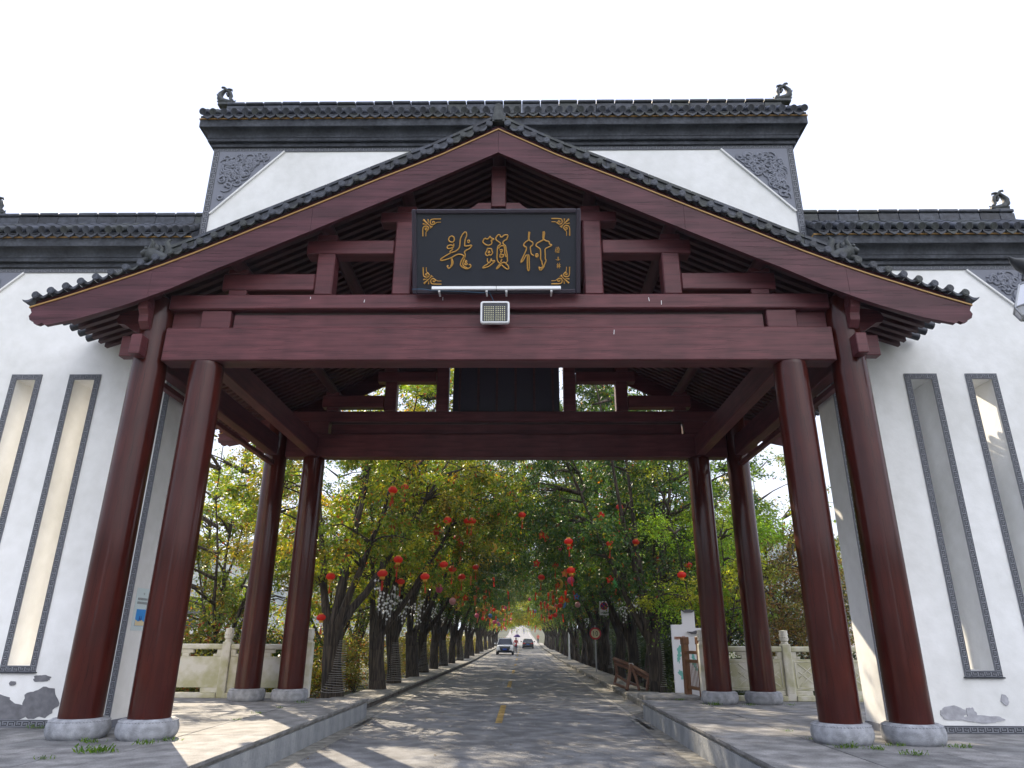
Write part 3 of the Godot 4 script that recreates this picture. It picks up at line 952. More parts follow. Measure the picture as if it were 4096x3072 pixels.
func corner(w: Node, tri: PackedVector2Array, sd: int) -> void:
	var m := MB.new()
	m.prism(tri, ZW, ZW + 0.025)
	var o := part("carved_corner", m, M.carved, w)
	var r := MB.new()
	spirals(r, tri, 60, sd, ZW + 0.03)
	tag(part("relief", r, M.carved, o), "", "", "", "stuff")
	var e := MB.new()
	var a := tri[1]
	var b := tri[2]
	var d := (b - a).normalized()
	e.box(Vector3((a.x + b.x) / 2, (a.y + b.y) / 2, ZW + 0.02), Vector3(a.distance_to(b), 0.035, 0.04), 0.004, Basis(Vector3.BACK, d.angle()))
	part("edge_strip", e, M.plaster, o)

# ------------------------------------------------------------------ ground, road, platforms
const RZ := [20.0, -50.0, -70.0, -108.0, -130.0, -175.0, -230.0, -260.0, -340.0, -420.0, -470.0]
const RY := [-0.40, -0.40, -0.20, 0.06, 0.55, 1.75, 3.24, 4.65, 7.6, 10.2, 10.9]

func road_y(z: float) -> float:
	if z >= RZ[0]: return -0.4
	for i in RZ.size() - 1:
		if z >= RZ[i + 1]:
			return lerpf(RY[i], RY[i + 1], (z - RZ[i]) / (RZ[i + 1] - RZ[i]))
	return RY[-1]

func road_x(z: float) -> float:
	return 0.0 if z > -120 else -0.0045 * (-z - 120)

func strip(mb: MB, xa: float, xb: float, up: float, z0: float, z1: float, step: float) -> void:
	var z := z0
	while z > z1 + 1e-4:
		var e := maxf(z - step, z1)
		mb.quad(Vector3(xa + road_x(z), road_y(z) + up, z), Vector3(xb + road_x(z), road_y(z) + up, z), Vector3(xb + road_x(e), road_y(e) + up, e), Vector3(xa + road_x(e), road_y(e) + up, e), Vector3.UP)
		z = e

func terrain() -> void:
	# one sheet to the horizon, dropping a little behind the trees
	var xs := [-1500.0, -700.0, -300.0, -120.0, -60.0, -30.0, -16.0, -11.0, -8.0, -6.0, -4.4, -2.0, 2.0, 4.6, 6.5, 8.0, 11.0, 16.0, 30.0, 60.0, 120.0, 300.0, 700.0, 1500.0]
	var zs := [200.0, 60.0, 15.0, 0.0, -10.0, -20.0, -35.0, -50.0, -70.0, -90.0, -108.0, -130.0, -175.0, -230.0, -260.0, -340.0, -420.0, -470.0, -700.0, -1100.0, -1800.0]
	var mb := MB.new()
	var h := func(x: float, z: float) -> float:
		var drop := smoothstep(4.4, 12.0, absf(x)) * 0.5 * (1.0 - smoothstep(-60.0, -110.0, z) * 0.6)
		if absf(x) > 14.0 and z < -110: drop = 0.6 + smoothstep(14.0, 60.0, absf(x)) * maxf(0, road_y(z) + 0.4)
		return road_y(z) - 0.07 - drop
	var ids := []
	for z in zs:
		var row := []
		for x in xs: row.push_back(mb.put(Vector3(x + road_x(maxf(z, -470.0)), h.call(x, z), z), Vector3.UP))
		ids.push_back(row)
	for i in zs.size() - 1:
		for k in xs.size() - 1:
			mb.face(ids[i][k], ids[i][k + 1], ids[i + 1][k + 1])
			mb.face(ids[i][k], ids[i + 1][k + 1], ids[i + 1][k])
	tag(put("ground", mb.mesh(M.soil)), "", "", "", "structure")
	# road with its markings
	var r := MB.new()
	strip(r, -3.65, 3.65, 0.0, 15.0, -470.0, 10.0)
	var road := put("road", r.mesh(M.asphalt))
	tag(road, "grey asphalt road running straight through the gate into the tree avenue", "road", "", "structure")
	for s: float in [-1.0, 1.0]:
		var l := MB.new()
		strip(l, s * 2.95, s * 3.06, 0.004, -5.0, -470.0, 10.0)
		part("edge_line", l, M.paint_white, road)
		var g := MB.new()
		strip(g, s * 3.10, s * 3.62, 0.004, -7.1, -130.0, 10.0)
		part("gutter", g, M.concrete, road)
		var g2 := MB.new()
		strip(g2, s * 2.86, s * 3.17, 0.004, 9.0, -7.1, 3.0)
		part("gutter", g2, M.concrete, road)
	var z := -6.1
	while z > -450:
		var d := MB.new()
		strip(d, -0.18, -0.03, 0.004, z, z - 4.4, 4.4)
		part("lane_dash", d, M.paint_yellow if z > -125 else M.paint_white, road)
		z -= 12.1
	for zz: float in [-180.0, -262.0]:
		var d := MB.new()
		strip(d, -3.0, 3.0, 0.005, zz, zz - 1.2, 1.2)
		part("cross_line", d, M.paint_white, road)
	# hills round the valley; unseen part behind the camera added to block low sky
	var f := FastNoiseLite.new()
	f.seed = 8
	f.frequency = 0.006
	f.fractal_octaves = 4
	for q in [[-1.0, 760.0, 150.0], [1.0, 640.0, 125.0]]:
		var m := MB.new()
		var g := []
		for i in 11:
			var row := []
			for k in 81:
				var deg := 4.0 + 173.0 * k / 80.0
				var a := deg_to_rad(deg)
				var t := i / 10.0
				var dist: float = q[1] + t * 420.0
				var x: float = q[0] * sin(a) * dist
				var zz := -cos(a) * dist
				var hh: float = -3.0 + q[2] * sin(minf(t * 1.5, 1.0) * PI / 2) * (0.75 + 0.6 * f.get_noise_2d(x, zz)) * smoothstep(3.0, 14.0, deg)
				row.push_back(m.put(Vector3(x, hh, zz), Vector3(-q[0] * sin(a) * 0.35, 0.8, cos(a) * 0.35)))
			g.push_back(row)
		for i in 10:
			for k in 80:
				m.face(g[i][k], g[i][k + 1], g[i + 1][k + 1])
				m.face(g[i][k], g[i + 1][k + 1], g[i + 1][k])
		tag(put("hills", m.mesh(M.hill)), "", "", "", "structure")

func platforms() -> void:
	var rng := RandomNumberGenerator.new()
	rng.seed = 9
	for s: float in [-1.0, 1.0]:
		var mb := MB.new()
		mb.box(Vector3(s * 12.1, -0.245, 0.95), Vector3(17.8, 0.41, 16.0))
		var p := put("platform", mb.mesh(M.concrete))
		tag(p, "grey paved stone platform %s of the road under the gate" % ("left" if s < 0 else "right"), "platform", "", "structure")
		var slab := func(x0: float, x1: float, z0: float, z1: float, m: Material, called: String) -> void:
			boxpart(called, Vector3(s * (x0 + x1) / 2, -0.02 + rng.randf_range(-0.002, 0.002), (z0 + z1) / 2), Vector3(x1 - x0 - 0.008, 0.044, absf(z1 - z0) - 0.008), m, p, 0.004, Basis.from_euler(Vector3(rng.randf_range(-0.001, 0.001), 0, rng.randf_range(-0.001, 0.001))))
		# edging slabs
		var z := -7.06
		while z < 6.0:
			var l := rng.randf_range(1.45, 1.75)
			slab.call(3.14, 4.36, z, z + l, M.paving, "edging_slab")
			z += l
		# field slabs
		z = -7.06
		var rw := 0
		while z < 6.0:
			var x := 4.375 + (0.0 if rw % 2 == 0 else -0.0)
			while x < 10.4:
				var l := 1.2 if x + 1.3 < 10.4 else 10.4 - x + 0.02
				if rw % 2 == 1 and x < 4.5: l = 0.6
				slab.call(x, x + l, z, z + 0.8, M.paving if z > 4 or rng.randf() < 0.7 else M.paving_dark, "paving_slab")
				x += l
			z += 0.8
			rw += 1
		# facing of granite sheets below a dark slit
		z = -7.05
		while z < 6.0:
			boxpart("facing_slab", Vector3(s * 3.185, -0.245, z + 0.5), Vector3(0.03, 0.31, 0.994), M.facing, p, 0.003)
			z += 1.0
		boxpart("facing_slab", Vector3(s * 4.2, -0.245, -7.065), Vector3(2.0, 0.31, 0.03), M.facing, p, 0.003)

func pavements() -> void:
	var rng := RandomNumberGenerator.new()
	rng.seed = 19
	for s: float in [-1.0, 1.0]:
		var base := MB.new()
		strip(base, s * 3.63, s * 4.35, 0.12, -7.2, -135.0, 10.0)
		var p := put("pavement", base.mesh(M.concrete))
		tag(p, "narrow paved footway along the %s row of avenue trees" % ("left" if s < 0 else "right"), "pavement", "", "structure")
		var z := -7.12 if s < 0 else -8.75
		while z > -90:
			var l := rng.randf_range(1.2, 1.9)
			if z < -45: l *= 2.5
			if not (s > 0 and z < -13.2 and z > -14.6):
				var w := rng.randf_range(0.85, 1.35) if s < 0 else rng.randf_range(0.95, 1.1)
				boxpart("paving_slab", Vector3(s * (3.60 + w / 2), road_y(z) + 0.135 + rng.randf_range(-0.006, 0.008), z - l / 2), Vector3(w, 0.07, l - 0.012), M.concrete, p, 0.008, Basis.from_euler(Vector3(rng.randf_range(-0.006, 0.006), rng.randf_range(-0.008, 0.008), 0)))
			z -= l
		z = -7.12 if s < 0 else -8.75
		while z > -70:
			var l := rng.randf_range(0.7, 1.1)
			boxpart("kerb_stone", Vector3(s * (3.665 + rng.randf_range(-0.02, 0.02)), road_y(z) + 0.045, z - l / 2), Vector3(0.10, 0.11, l - 0.01), M.mudkerb if s < 0 else M.concrete, p, 0.02, Basis.from_euler(Vector3(0, rng.randf_range(-0.025, 0.025), rng.randf_range(-0.06, 0.06))))
			z -= l
	var st := boxpart("step_slab", Vector3(3.98, -0.01, -7.95), Vector3(1.35, 0.13, 1.6), M.concrete, null, 0.02)
	tag(st, "low concrete step slab between the right platform and the footway", "step")

func balustrade() -> void:
	var bm: Material = M.balustrade
	for s: float in [-1.0, 1.0]:
		var w := thing("stone_balustrade", "pale stone balustrade with " + ("plain mossy panels behind the left columns" if s < 0 else "diamond lattice panels behind the right columns"), "balustrade", Vector3(s * 4.63, 0, -7.02))
		var x := 0.0
		for k in 4:
			var px: float = s * k * 1.93
			var m := MB.new()
			m.box(Vector3(px, 0.61, 0), Vector3(0.20, 1.22, 0.20), 0.015)
			var o := part("post", m, bm, w)
			var c := MB.new()
			c.lathe(p2([0.0, 0.0, 0.085, 0.0, 0.085, 0.03, 0.07, 0.04, 0.07, 0.055, 0.092, 0.075, 0.094, 0.24, 0.088, 0.26, 0.094, 0.275, 0.09, 0.30, 0.0, 0.31]), 20)
			var cp := part("post_cap", c, bm, o, Transform3D(Basis(), Vector3(px, 1.22, 0)))
			var rl := MB.new()
			var rg := RandomNumberGenerator.new()
			rg.seed = k + 3
			for i in 26:
				var a := rg.randf() * TAU
				rl.ball(Vector3(cos(a) * 0.092, rg.randf_range(0.09, 0.23), sin(a) * 0.092), Vector3(0.02, 0.016, 0.02), 6, 4)
			part("relief", rl, bm, o, Transform3D(Basis(), Vector3(px, 1.22, 0)))
			for f: float in [1.0, -1.0]:
				var pn := MB.new()
				pn.box(Vector3(px, 0.60, f * 0.10), Vector3(0.13, 0.86, 0.012), 0.004)
				part("post_panel", pn, bm, o)
			if k == 3: continue
			var mx: float = px + s * 0.965
			boxpart("plinth", Vector3(mx, 0.055, 0), Vector3(1.93 - 0.204, 0.11, 0.26), bm, w, 0.012)
			boxpart("top_rail", Vector3(mx, 1.11, 0), Vector3(1.726, 0.12, 0.16), bm, w, 0.02)
			var pa := boxpart("panel", Vector3(mx, 0.555, 0), Vector3(1.726, 0.67, 0.09), bm, w, 0.01)
			for e: float in [-1.0, 1.0]:
				boxpart("foot", Vector3(mx + e * 0.66, 0.165, 0), Vector3(0.40, 0.11, 0.09), bm, w, 0.01)
				boxpart("bracket", Vector3(mx + e * 0.80, 0.97, 0), Vector3(0.12, 0.16, 0.09), bm, w, 0.008)
				boxpart("bracket", Vector3(mx + e * 0.70, 0.92, 0), Vector3(0.08, 0.06, 0.09), bm, w, 0.008)
			boxpart("bracket", Vector3(mx, 1.01, 0), Vector3(0.36, 0.08, 0.09), bm, w, 0.008)
			boxpart("bracket", Vector3(mx, 0.93, 0), Vector3(0.17, 0.08, 0.09), bm, w, 0.008)
			if s > 0:
				# lattice of raised laths in a frame
				for q in [[0.0, 0.28, 1.62, 0.02, 0.0], [0.0, -0.28, 1.62, 0.02, 0.0], [0.80, 0.0, 0.02, 0.56, 0.0], [-0.80, 0.0, 0.02, 0.56, 0.0]]:
					boxpart("lath", Vector3(q[0], q[1], 0.047), Vector3(q[2], q[3], 0.02), bm, pa, 0.004)
				for e: float in [-0.54, 0.0, 0.54]:
					for f: float in [1.0, -1.0]:
						boxpart("lath", Vector3(e, 0.09, 0.049 + 0.002 * f), Vector3(0.50, 0.022, 0.02), bm, pa, 0.004, Basis(Vector3.BACK, f * 0.66))
						boxpart("lath", Vector3(e, -0.09, 0.049 + 0.002 * f), Vector3(0.50, 0.022, 0.02), bm, pa, 0.004, Basis(Vector3.BACK, f * 0.66))

# ------------------------------------------------------------------ the name board and the lamps on the gate
func stroke(mb: MB, pts: Array, map: Callable, rad: float, taper := false) -> void:
	var v := PackedVector3Array()
	for i in range(0, pts.size(), 2):
		v.push_back(map.call(pts[i], pts[i + 1]))
	# round the corners a little
	var s := PackedVector3Array([v[0]])
	for i in v.size() - 1:
		s.push_back(v[i].lerp(v[i + 1], 0.22))
		s.push_back(v[i].lerp(v[i + 1], 0.78))
	s.push_back(v[-1])
	var rr := PackedFloat32Array()
	var h := FastNoiseLite.new()
	h.frequency = 0.35
	for i in s.size():
		rr.push_back(rad * (lerpf(1.5, 0.4, float(i) / (s.size() - 1)) if taper else 1.0 + 0.22 * h.get_noise_1d(i * 3 + s[0].x * 90)))
	mb.tube(s, rr, 7, true, 0.75)

func plaque() -> void:
	var tl := atan2(0.55, 1.25)
	var bs := Basis(Vector3.RIGHT, tl)
	var o := thing("name_board", "dark lacquered name board with gilded carved characters leaning out under the gable", "sign", Vector3(-0.01, 6.615, 0.30))
	o.basis = bs
	var W := 2.742
	var H := 1.366
	boxpart("panel", Vector3(0, H / 2, 0.0), Vector3(W - 0.06, H - 0.06, 0.05), M.lacquer, o, 0.004)
	for s: float in [-1.0, 1.0]:
		boxpart("frame", Vector3(s * (W / 2 - 0.035), H / 2, 0.012), Vector3(0.07, H, 0.10), M.lacquer_frame, o, 0.012)
		boxpart("frame", Vector3(0, H / 2 + s * (H / 2 - 0.035), 0.012), Vector3(W - 0.144, 0.07, 0.10), M.lacquer_frame, o, 0.012)
	var w := W - 0.14
	var h := H - 0.14
	# the photograph of the board was read off in two pictures; both map to the board's own metres
	var A := func(x: float, y: float) -> Vector3: return Vector3((1740 + x / 7.373 - 1987.0) / 646.0 * w, H / 2 - (900 + y / 7.373 - 1006.0) / 315.0 * h, 0.034)
	var B := func(x: float, y: float) -> Vector3: return A.call(x + 260 * 7.373, y)
	var chars := [
		[[500, 300, 430, 330, 395, 420, 440, 480, 520, 500, 575, 440, 565, 340, 500, 300], [555, 530, 555, 600, 460, 580, 370, 600, 350, 680, 440, 690, 540, 650, 560, 590], [530, 690, 490, 740, 440, 770, 450, 830], [480, 810, 590, 780, 690, 710, 735, 620, 750, 400, 800, 280, 880, 180, 930, 190, 945, 300, 900, 400, 880, 520, 880, 620, 960, 610, 1110, 580, 1060, 650, 1020, 700, 900, 750, 870, 810, 900, 880, 880, 960], [960, 450, 1010, 425, 1030, 470, 1005, 515, 960, 480], [450, 830, 320, 900, 170, 1000, 145, 1055, 250, 1045, 400, 1000, 500, 960, 590, 900, 690, 860, 790, 870, 860, 920], [490, 990, 520, 1060, 530, 1140, 490, 1220, 400, 1305, 365, 1255, 350, 1210, 390, 1215], [480, 1000, 490, 1080, 490, 1160, 460, 1220], [860, 930, 800, 1020, 760, 1100, 745, 1190, 800, 1255, 900, 1305, 980, 1310, 1050, 1260, 1070, 1210, 1030, 1170, 1000, 1190], [880, 990, 830, 1090, 815, 1180, 870, 1250, 960, 1285], [900, 1050, 950, 1070, 915, 1110, 880, 1075], [880, 1130, 960, 1140, 940, 1190, 880, 1180, 868, 1135]],
		[[1640, 310, 1600, 380, 1550, 410, 1480, 370, 1420, 470, 1430, 510, 1520, 580, 1590, 600, 1680, 560, 1700, 490, 1660, 440, 1740, 420, 1760, 400, 1660, 370, 1640, 310], [1920, 260, 1870, 280, 1800, 380, 1830, 440, 1900, 490, 1950, 530, 1940, 570, 1880, 610, 1855, 700, 1850, 850, 1840, 950, 1850, 1050, 1900, 1130, 1960, 1150], [1920, 260, 1950, 330, 1990, 350, 2070, 270, 2180, 280, 2150, 370, 2140, 420, 2070, 440, 2015, 510, 2030, 560, 2100, 600, 2110, 700, 2130, 800, 2150, 900, 2150, 1000, 2160, 1070, 2110, 1140, 2050, 1110, 1960, 1150], [1895, 690, 1920, 640, 1990, 600, 2060, 620, 2075, 720, 2075, 850, 2120, 950], [1920, 740, 2010, 720, 2000, 790, 1930, 790, 1980, 800, 1940, 880, 1920, 950, 1980, 965, 2040, 930, 2040, 870, 1970, 890], [1990, 1010, 1955, 1100], [1560, 690, 1680, 690, 1690, 760, 1720, 820, 1660, 900, 1600, 880, 1550, 920, 1490, 850, 1540, 760, 1560, 690], [1600, 760, 1640, 820, 1570, 830, 1600, 760], [1560, 990, 1550, 1060, 1590, 1150, 1640, 1100, 1670, 980, 1680, 1070], [1690, 1080, 1800, 1050, 1720, 1140, 1600, 1240, 1400, 1300, 1450, 1230, 1580, 1160], [1950, 1160, 1880, 1220, 1810, 1330, 1900, 1270, 1970, 1180, 2050, 1260, 2150, 1330, 2200, 1310, 2180, 1220, 2080, 1130]],
		[[880, 180, 870, 300, 870, 440, 770, 500, 715, 580, 740, 630, 810, 660, 800, 740, 750, 850, 620, 1140, 700, 1080, 790, 900, 830, 890], [905, 190, 885, 330, 880, 440, 930, 470, 1000, 510, 990, 600, 920, 640, 930, 750, 940, 860, 1020, 910], [840, 900, 830, 1100, 835, 1300, 860, 1385, 895, 1340, 885, 1100, 885, 900, 840, 895], [1080, 870, 1140, 850, 1160, 920, 1120, 960, 1080, 940, 1080, 870, 1130, 930], [1320, 170, 1350, 220, 1330, 320, 1315, 430, 1200, 490, 1110, 540, 1080, 610, 1150, 660, 1220, 710, 1230, 850, 1225, 1030, 1260, 1070, 1270, 1160, 1310, 1230, 1240, 1300], [1305, 180, 1295, 400, 1340, 430, 1400, 470, 1480, 480, 1490, 570, 1580, 580, 1500, 640, 1360, 700, 1360, 800, 1370, 920, 1360, 1000, 1400, 1060, 1350, 1170, 1330, 1260, 1220, 1380, 1160, 1250, 1230, 1300]]]
	for k in 3:
		var m := MB.new()
		for s in chars[k]: stroke(m, s, B if k == 2 else A, 0.0145)
		part("character", m, M.gold, o)
	var sig := [[[1700, 650, 1660, 790], [1690, 720, 1690, 830], [1750, 640, 1715, 740], [1750, 640, 1800, 735], [1750, 690, 1750, 830], [1712, 780, 1800, 765], [1720, 810, 1790, 812]], [[1750, 945, 1738, 1000, 1750, 1060, 1764, 1000, 1750, 945], [1680, 1028, 1750, 1063, 1812, 1020]], [[1740, 1140, 1740, 1300], [1790, 1130, 1790, 1300], [1706, 1195, 1825, 1190], [1708, 1262, 1835, 1250], [1720, 1215, 1800, 1240], [1810, 1210, 1720, 1245]]]
	for g in sig:
		var m := MB.new()
		for s in g: stroke(m, s, B, 0.006)
		part("small_character", m, M.gold, o)
	# scrolls in the corners
	var C := func(x: float, y: float) -> Vector2: return Vector2((1670 + x / 16.59 - 1664.0) / 646.0 * w, (850 + y / 16.59 - 848.5) / 315.0 * h)
	var bits := [[[1560, 345, 960, 345, 850, 440, 825, 580, 890, 700, 1010, 735, 1120, 680, 1140, 570, 1060, 490, 985, 545, 1015, 625], 0.0135], [[1555, 560, 1290, 560, 1210, 620, 1130, 690], 0.0085], [[335, 1520, 335, 950, 450, 835, 600, 820, 715, 900, 735, 1020, 640, 1105, 525, 1085, 485, 1015, 560, 950, 620, 1000], 0.0135], [[540, 1520, 545, 1230, 600, 1170, 690, 1110], 0.0085]]
	var petals := [[[380, 390, 560, 560, 740, 730], 0.017], [[690, 350, 690, 450, 725, 600], 0.012], [[340, 670, 450, 680, 620, 720], 0.012], [[940, 930, 860, 850, 730, 710], 0.015], [[860, 980, 830, 900], 0.009], [[1000, 860, 930, 850], 0.009]]
	for sx: float in [1.0, -1.0]:
		for sy: float in [1.0, -1.0]:
			var cm := func(x: float, y: float) -> Vector3:
				var q: Vector2 = C.call(x, y)
				return Vector3(-sx * (w / 2 - q.x), H / 2 + sy * (h / 2 - q.y), 0.032)
			var m := MB.new()
			for b in bits: stroke(m, b[0], cm, b[1])
			for b in petals: stroke(m, b[0], cm, b[1], true)
			part("corner_scroll", m, M.gold, o)
	# the second board, seen from behind over the far beam
	var r := thing("name_board", "back of the far name board with upright battens above the rear beam", "sign", Vector3(0, 6.68, ZR - 0.22))
	boxpart("panel", Vector3(0, 0.65, 0), Vector3(2.74, 1.3, 0.04), M.lacquer_frame, r, 0.004)
	for k in 6:
		boxpart("batten", Vector3(-1.2 + k * 0.48, 0.65, 0.04), Vector3(0.06, 1.28, 0.04), M.rafter, r, 0.006)
	for k in 2:
		var y := 6.645
		var l := thing("strip_light", "white aluminium strip light under the name board, %s half" % ["left", "right"][k], "lamp", Vector3(-0.535 + k * 1.052, y, 0.44), 0.0, "strip lights under the name board")
		boxpart("housing", Vector3.ZERO, Vector3(1.045, 0.055, 0.05), M.white_metal, l, 0.006)
		for e in [-0.40 if k == 0 else -0.36, 0.37]:
			boxpart("clip", Vector3(e, -0.045, -0.02), Vector3(0.035, 0.035, 0.04), M.white_metal, l, 0.004)
			boxpart("clip", Vector3(e, -0.06, -0.09), Vector3(0.03, 0.012, 0.16), M.white_metal, l, 0.002)
	# floodlight with its grid of diodes
	var f := thing("floodlight", "square white framed LED floodlight on the beam below the name board", "lamp", Vector3(-0.025, 6.235, 0.37))
	f.rotation.x = 0.10
	var bw := 0.47
	var bh := 0.375
	var rim := MB.new()
	var ring := func(hw: float, hh: float, r: float, z: float) -> PackedVector3Array:
		var q := PackedVector3Array()
		for c in [[1, 1, 0.0], [-1, 1, 90.0], [-1, -1, 180.0], [1, -1, 270.0]]:
			for i in 6:
				var a := deg_to_rad(c[2] + 90.0 * i / 5.0)
				q.push_back(Vector3(c[0] * (hw - r) + cos(a) * r, c[1] * (hh - r) + sin(a) * r, z))
		return q
	rim.loft([ring.call(bw / 2 - 0.04, bh / 2 - 0.04, 0.02, -0.10), ring.call(bw / 2, bh / 2, 0.045, -0.03), ring.call(bw / 2, bh / 2, 0.045, 0.03), ring.call(bw / 2 - 0.012, bh / 2 - 0.012, 0.04, 0.042), ring.call(bw / 2 - 0.028, bh / 2 - 0.028, 0.025, 0.042), ring.call(bw / 2 - 0.032, bh / 2 - 0.032, 0.022, 0.022)], true, false)
	part("rim", rim, M.white_metal, f)
	boxpart("face", Vector3(0, 0, 0.0), Vector3(bw - 0.05, bh - 0.05, 0.05), M.dark_glass, f, 0.0)
	boxpart("back_box", Vector3(0, 0, -0.11), Vector3(0.30, 0.24, 0.06), M.iron, f, 0.01)
	boxpart("bracket", Vector3(0, -0.02, -0.17), Vector3(0.34, 0.05, 0.10), M.iron, f, 0.006)
	var ld := MB.new()
	for i in 10:
		for k in 8:
			ld.ball(Vector3(-0.165 + i * 0.034 + (0.012 if i > 4 else 0.0), -0.13 + k * 0.032, 0.026), Vector3(0.0095, 0.0095, 0.006), 7, 4)
	part("diode_grid", ld, M.led, f)
	var cb := MB.new()
	cb.tube(PackedVector3Array([Vector3(-1.38, 6.62, 0.46), Vector3(-1.2, 6.635, 0.44), Vector3(-1.05, 6.61, 0.43), Vector3(-0.6, 6.595, 0.43), Vector3(-0.25, 6.575, 0.42), Vector3(-0.12, 6.59, 0.40), Vector3(-0.08, 6.52, 0.36), Vector3(-0.03, 6.41, 0.33)]), PackedFloat32Array([0.006]), 5)
	tag(put("cable", cb.mesh(M.cable)), "thin blue cable sagging from the strip lights to the floodlight", "cable")

# ------------------------------------------------------------------ plants
func leaf(lv: PackedVector3Array, ln: PackedVector3Array, lc: PackedColorArray, li: PackedInt32Array, p: Vector3, d: Vector3, s: Vector3, l: float, w: float, c: Color) -> void:
	# a leaf folded a little along its rib: four corners, two faces
	var nn := d.cross(s).normalized()
	var i := lv.size()
	lv.push_back(p); lv.push_back(p + d * l * 0.45 + s * w * 0.5 + nn * w * 0.12); lv.push_back(p + d * l); lv.push_back(p + d * l * 0.45 - s * w * 0.5 + nn * w * 0.12)
	for k in 4:
		ln.push_back(nn); lc.push_back(c)
	li.push_back(i); li.push_back(i + 1); li.push_back(i + 2); li.push_back(i); li.push_back(i + 2); li.push_back(i + 3)

func leafmesh(lv: PackedVector3Array, ln: PackedVector3Array, lc: PackedColorArray, li: PackedInt32Array, m: Material) -> ArrayMesh:
	var arr := []
	arr.resize(Mesh.ARRAY_MAX)
	arr[Mesh.ARRAY_VERTEX] = lv
	arr[Mesh.ARRAY_NORMAL] = ln
	arr[Mesh.ARRAY_COLOR] = lc
	arr[Mesh.ARRAY_INDEX] = li
	var a := ArrayMesh.new()
	a.add_surface_from_arrays(Mesh.PRIMITIVE_TRIANGLES, arr)
	a.surface_set_material(0, m)
	return a

func pick(rng: RandomNumberGenerator, pal: Array) -> Color:
	var t := rng.randf()
	for q in pal:
		if t < q[0]:
			var k := rng.randf_range(0.75, 1.25)
			return Color(q[1] * k, q[2] * k, q[3] * k)
		t -= q[0]
	var e: Array = pal[0]
	return Color(e[1], e[2], e[3])

const BROAD := [[0.62, 0.048, 0.110, 0.032], [0.25, 0.10, 0.185, 0.038], [0.08, 0.26, 0.29, 0.045], [0.03, 0.38, 0.16, 0.03], [0.02, 0.36, 0.07, 0.03]]
const BRIGHT := [[0.38, 0.161, 0.265, 0.039], [0.34, 0.31, 0.391, 0.046], [0.16, 0.483, 0.46, 0.057], [0.07, 0.483, 0.218, 0.039], [0.05, 0.437, 0.092, 0.034]]  # glow of backlit foliage is put into these leaf colours
const FEATHER := [[0.5, 0.186, 0.338, 0.034], [0.3, 0.288, 0.472, 0.042], [0.2, 0.421, 0.558, 0.05]]
const RUSSET := [[0.35, 0.204, 0.12, 0.042], [0.35, 0.24, 0.102, 0.036], [0.2, 0.204, 0.192, 0.036], [0.1, 0.36, 0.264, 0.06]]
const HEDGE := [[0.4, 0.192, 0.204, 0.036], [0.3, 0.36, 0.324, 0.048], [0.15, 0.36, 0.12, 0.036], [0.15, 0.084, 0.12, 0.036]]
const DARK := [[0.7, 0.036, 0.062, 0.023], [0.3, 0.065, 0.098, 0.029]]

